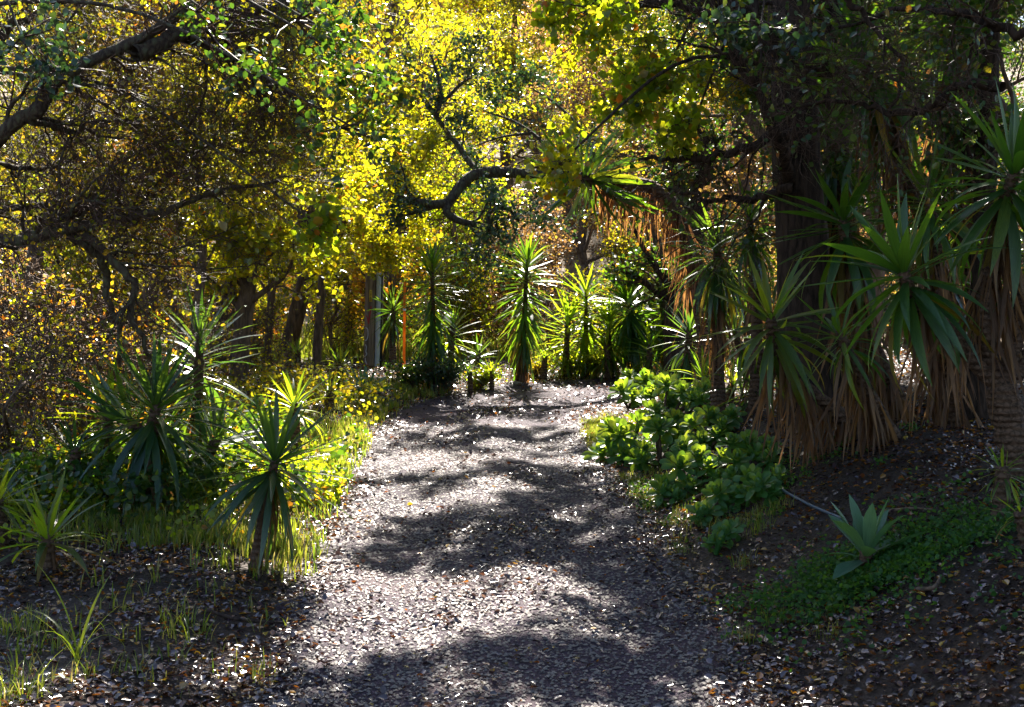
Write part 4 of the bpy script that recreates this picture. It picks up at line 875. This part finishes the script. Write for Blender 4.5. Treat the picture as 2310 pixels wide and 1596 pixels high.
litter()
def pebbles():
    C, d = scatter(60000, -1.4, 1.4, 4.3, 13, lambda x, y, d, s: np.where(d < 1.0, .8, 0), .004)
    n = len(C); s = rng.uniform(.004, .011, (n, 1)); o = np.array([(1, 0, 0), (0, 1, 0), (-1, 0, 0), (0, -1, 0), (0, 0, .7)])
    an = rng.uniform(0, 6.28, n); ca, sa = np.cos(an), np.sin(an)
    v = np.empty((n, 5, 3))
    for j, p in enumerate(o):
        e = 1+.3*rng.normal(size=n); v[:, j, 0] = C[:, 0]+s[:, 0]*e*(p[0]*ca-p[1]*sa); v[:, j, 1] = C[:, 1]+s[:, 0]*e*(p[0]*sa+p[1]*ca); v[:, j, 2] = C[:, 2]+s[:, 0]*p[2]
    k = np.arange(n)[:, None]*5; t = np.concatenate([k+np.array([[a, (a+1) % 4, 4]]) for a in range(4)])
    tag(obj('path_gravel', make_mesh('path_gravel', v.reshape(-1, 3), None, M['stone'], tris=t)), 'loose small stones of the gravel path', kind='stuff')
pebbles()
def grass(label, pts, h, w=.004, bend=.5, mat='grass', name='grass'):
    n = len(pts); hh = h*rng.uniform(.5, 1.25, n); a = rng.uniform(0, 6.28, n); le = bend*rng.uniform(.2, 1.1, n)
    dx = np.stack([np.cos(a), np.sin(a), np.zeros(n)], 1); sx = np.stack([-np.sin(a), np.cos(a), np.zeros(n)], 1); upv = np.array([0, 0, 1.])
    rows_ = []
    for t, ww_ in ((0, 1), (.4, .9), (.75, .6), (1, .06)):
        c = pts+upv*(hh*t*(1-.25*le*t))[:, None]+dx*(hh*le*t*t)[:, None]
        rows_ += [c-sx*w*ww_, c+sx*w*ww_]
    v = np.stack(rows_, 1).reshape(-1, 3); k = np.arange(n)[:, None]*8
    q = np.concatenate([k+np.array([[2*j, 2*j+1, 2*j+3, 2*j+2]]) for j in range(3)]); r = np.tile(rng.uniform(0, 1, n), 3)
    tag(obj(name, make_mesh(name, v, q, M[mat], r)), label, kind='stuff')
def patch(px, py, rx, ry, n, tuft_n=22, tw_=.035):
    c = hit(px, py); m = max(3, n//tuft_n); j = rng.integers(0, m, n)
    x = (c[0]+rng.normal(size=m)*rx)[j]+rng.normal(size=n)*tw_; y = (c[1]+rng.normal(size=m)*ry)[j]+rng.normal(size=n)*tw_
    k = path_dist(x, y)[0] > .86+.12*rng.uniform(size=n); x, y = x[k], y[k]
    return np.stack([x, y, G(x, y)-.004], 1)
cat_ = np.concatenate
grass('tall yellow-green grass in the sun on the left bank', cat_([patch(480, 1180, .34, .36, 1100), patch(420, 1230, .5, .3, 500, 7), patch(620, 1270, .3, .2, 250, 6), patch(350, 1190, .3, .28, 800), patch(560, 1230, .16, .12, 900), patch(700, 1090, .16, .35, 1500), patch(250, 1210, .25, .15, 300)]), .11)
grass('sunlit grass strip along the left edge of the far path', cat_([patch(790, 985, .26, .6, 2000), patch(850, 930, .3, .4, 1600), patch(740, 1040, .22, .5, 1300), patch(960, 895, .45, .25, 1600)]), .10)
grass('low bright lawn patch beside the succulents', cat_([patch(1362, 980, .10, .42, 6500), patch(1345, 1000, .08, .3, 2500)]), .055, .0025)
grass('fine grass under the succulents', cat_([patch(1500, 1130, .14, .3, 1100), patch(1620, 1180, .2, .2, 500), patch(1440, 1090, .1, .2, 400)]), .06, .002)
grass('sparse grass tufts on the dark soil at lower left', cat_([patch(50, 1440, .14, .12, 130, 8), patch(100, 1530, .25, .12, 70, 4), patch(30, 1590, .12, .06, 80, 6), patch(250, 1400, .4, .25, 70, 3), patch(430, 1420, .08, .06, 40, 5), patch(330, 1500, .3, .15, 80, 5), patch(480, 1370, .3, .2, 60, 4)]), .10, .003, .6)
grass('thin grass blades in the clover at right', cat_([patch(1700, 1180, .4, .4, 260), patch(2000, 1330, .4, .2, 160)]), .09, .0022, .6)
grass('dry pale grass on the hillside slope', np.stack([rng.uniform(-9, 3, 9000), rng.uniform(19, 26, 9000), np.zeros(9000)], 1)+0, .3, .01)
o = bpy.data.objects['grass.006']; me = o.data; n = len(me.vertices); co = np.empty(n*3, np.float32); me.vertices.foreach_get('co', co); co = co.reshape(-1, 3); co[:, 2] += G(co[:, 0], co[:, 1]); me.vertices.foreach_set('co', co.ravel()); me.update()
# long single blades at the bottom left corner
def tuft(label, px, py, n, L, w):
    b = hit(px, py); root = thing('grass_tuft', b, label, 'grass', 'tufts of long grass')
    for j in range(n):
        a = R_.uniform(0, 6.28); o = obj('blade', LONG[R_.randrange(len(LONG))], root)
        lean = R_.uniform(.1, .6); set_mat(o, (R_.uniform(-.01, .01), R_.uniform(-.01, .01), -.005), (math.cos(a)*lean, math.sin(a)*lean, 1), (-math.cos(a), -math.sin(a), .2), L*R_.uniform(.6, 1.1))
LONG = [blade_mesh('blade', leaf_mat('long_grass_blade_%d' % j, [(0, (.06, .11, .015)), (1, (.09, .13, .02))], [(0, (.45, .60, .02)), (1, (.62, .66, .03))], .35, .5, .5, 'obj'), .035, bb, chan=.3) for j, bb in enumerate((.6, 1.3, 2.2, 2.9))]
tuft('long arching yellow-green grass blades on dark soil, larger tuft', 175, 1500, 9, .40, 0)
tuft('upright bright grass blades at the bottom left corner', 55, 1590, 7, .24, 0)
tuft('small tuft of bright grass right of the arching blades', 425, 1455, 6, .20, 0)
tuft('wispy tuft at the left edge above the corner blades', 12, 1440, 8, .2, 0)
tuft('tiny tuft on the leaf litter between the two larger tufts', 300, 1385, 5, .11, 0)

def cover(label, pts, size, mat, name='ground_cover', h=.05, up=1.6):
    C = pts.copy(); C[:, 2] += rng.uniform(.2, 1, len(C))*h
    v, q, r = leaves(C, size, up, 0, .5, .2, .4, True)
    tag(obj(name, make_mesh(name, v, q, M[mat], r)), label, kind='stuff')
cover('green clover patch around the broad agave', cat_([patch(2010, 1285, .28, .28, 3400), patch(1930, 1330, .16, .14, 1500), patch(2130, 1230, .2, .25, 1400), patch(1850, 1330, .2, .15, 500, 6), patch(2020, 1290, .5, .45, 1800, 9)]), .019, 'clover', h=.085)
cover('bright creeping vines behind the low left yuccas', 1*cat_([patch(120, 1120, .5, .5, 3800, 60, .08), patch(60, 1060, .4, .4, 2000, 60, .08), patch(330, 1080, .4, .5, 2400, 60, .08), patch(560, 1060, .35, .5, 1600, 60, .08), patch(690, 1130, .14, .25, 1200, 50, .06), patch(470, 1000, .5, .8, 1500, 60, .08)]), .030, 'lime', h=.20, up=.7)
cover('dark leafy plants under the left yuccas', cat_([patch(200, 1130, .5, .4, 3500, 60, .08), patch(420, 1040, .5, .6, 4000, 60, .08), patch(120, 1050, .5, .6, 3500, 60, .08)]), .04, 'darkleaf', h=.30, up=.9)
cover('weedy ground cover along the far left bank', cat_([patch(640, 920, .6, .8, 1700, 40, .1), patch(250, 950, 1.0, 1.2, 2800, 40, .1), patch(480, 900, .8, 1.0, 2000, 40, .1)]), .034, 'olive', h=.34, up=.7)
cover('small weeds under the succulents on the right slope', cat_([patch(1700, 1140, .5, .4, 1100), patch(1500, 1120, .15, .3, 700), patch(1480, 1000, .3, .4, 1200)]), .018, 'clover', h=.06)
print('objects', len(bpy.data.objects), 'tris', sum(sum(len(p.vertices)-2 for p in me.polygons) if len(me.polygons) < 5000 else len(me.loops)//2 for me in bpy.data.meshes))
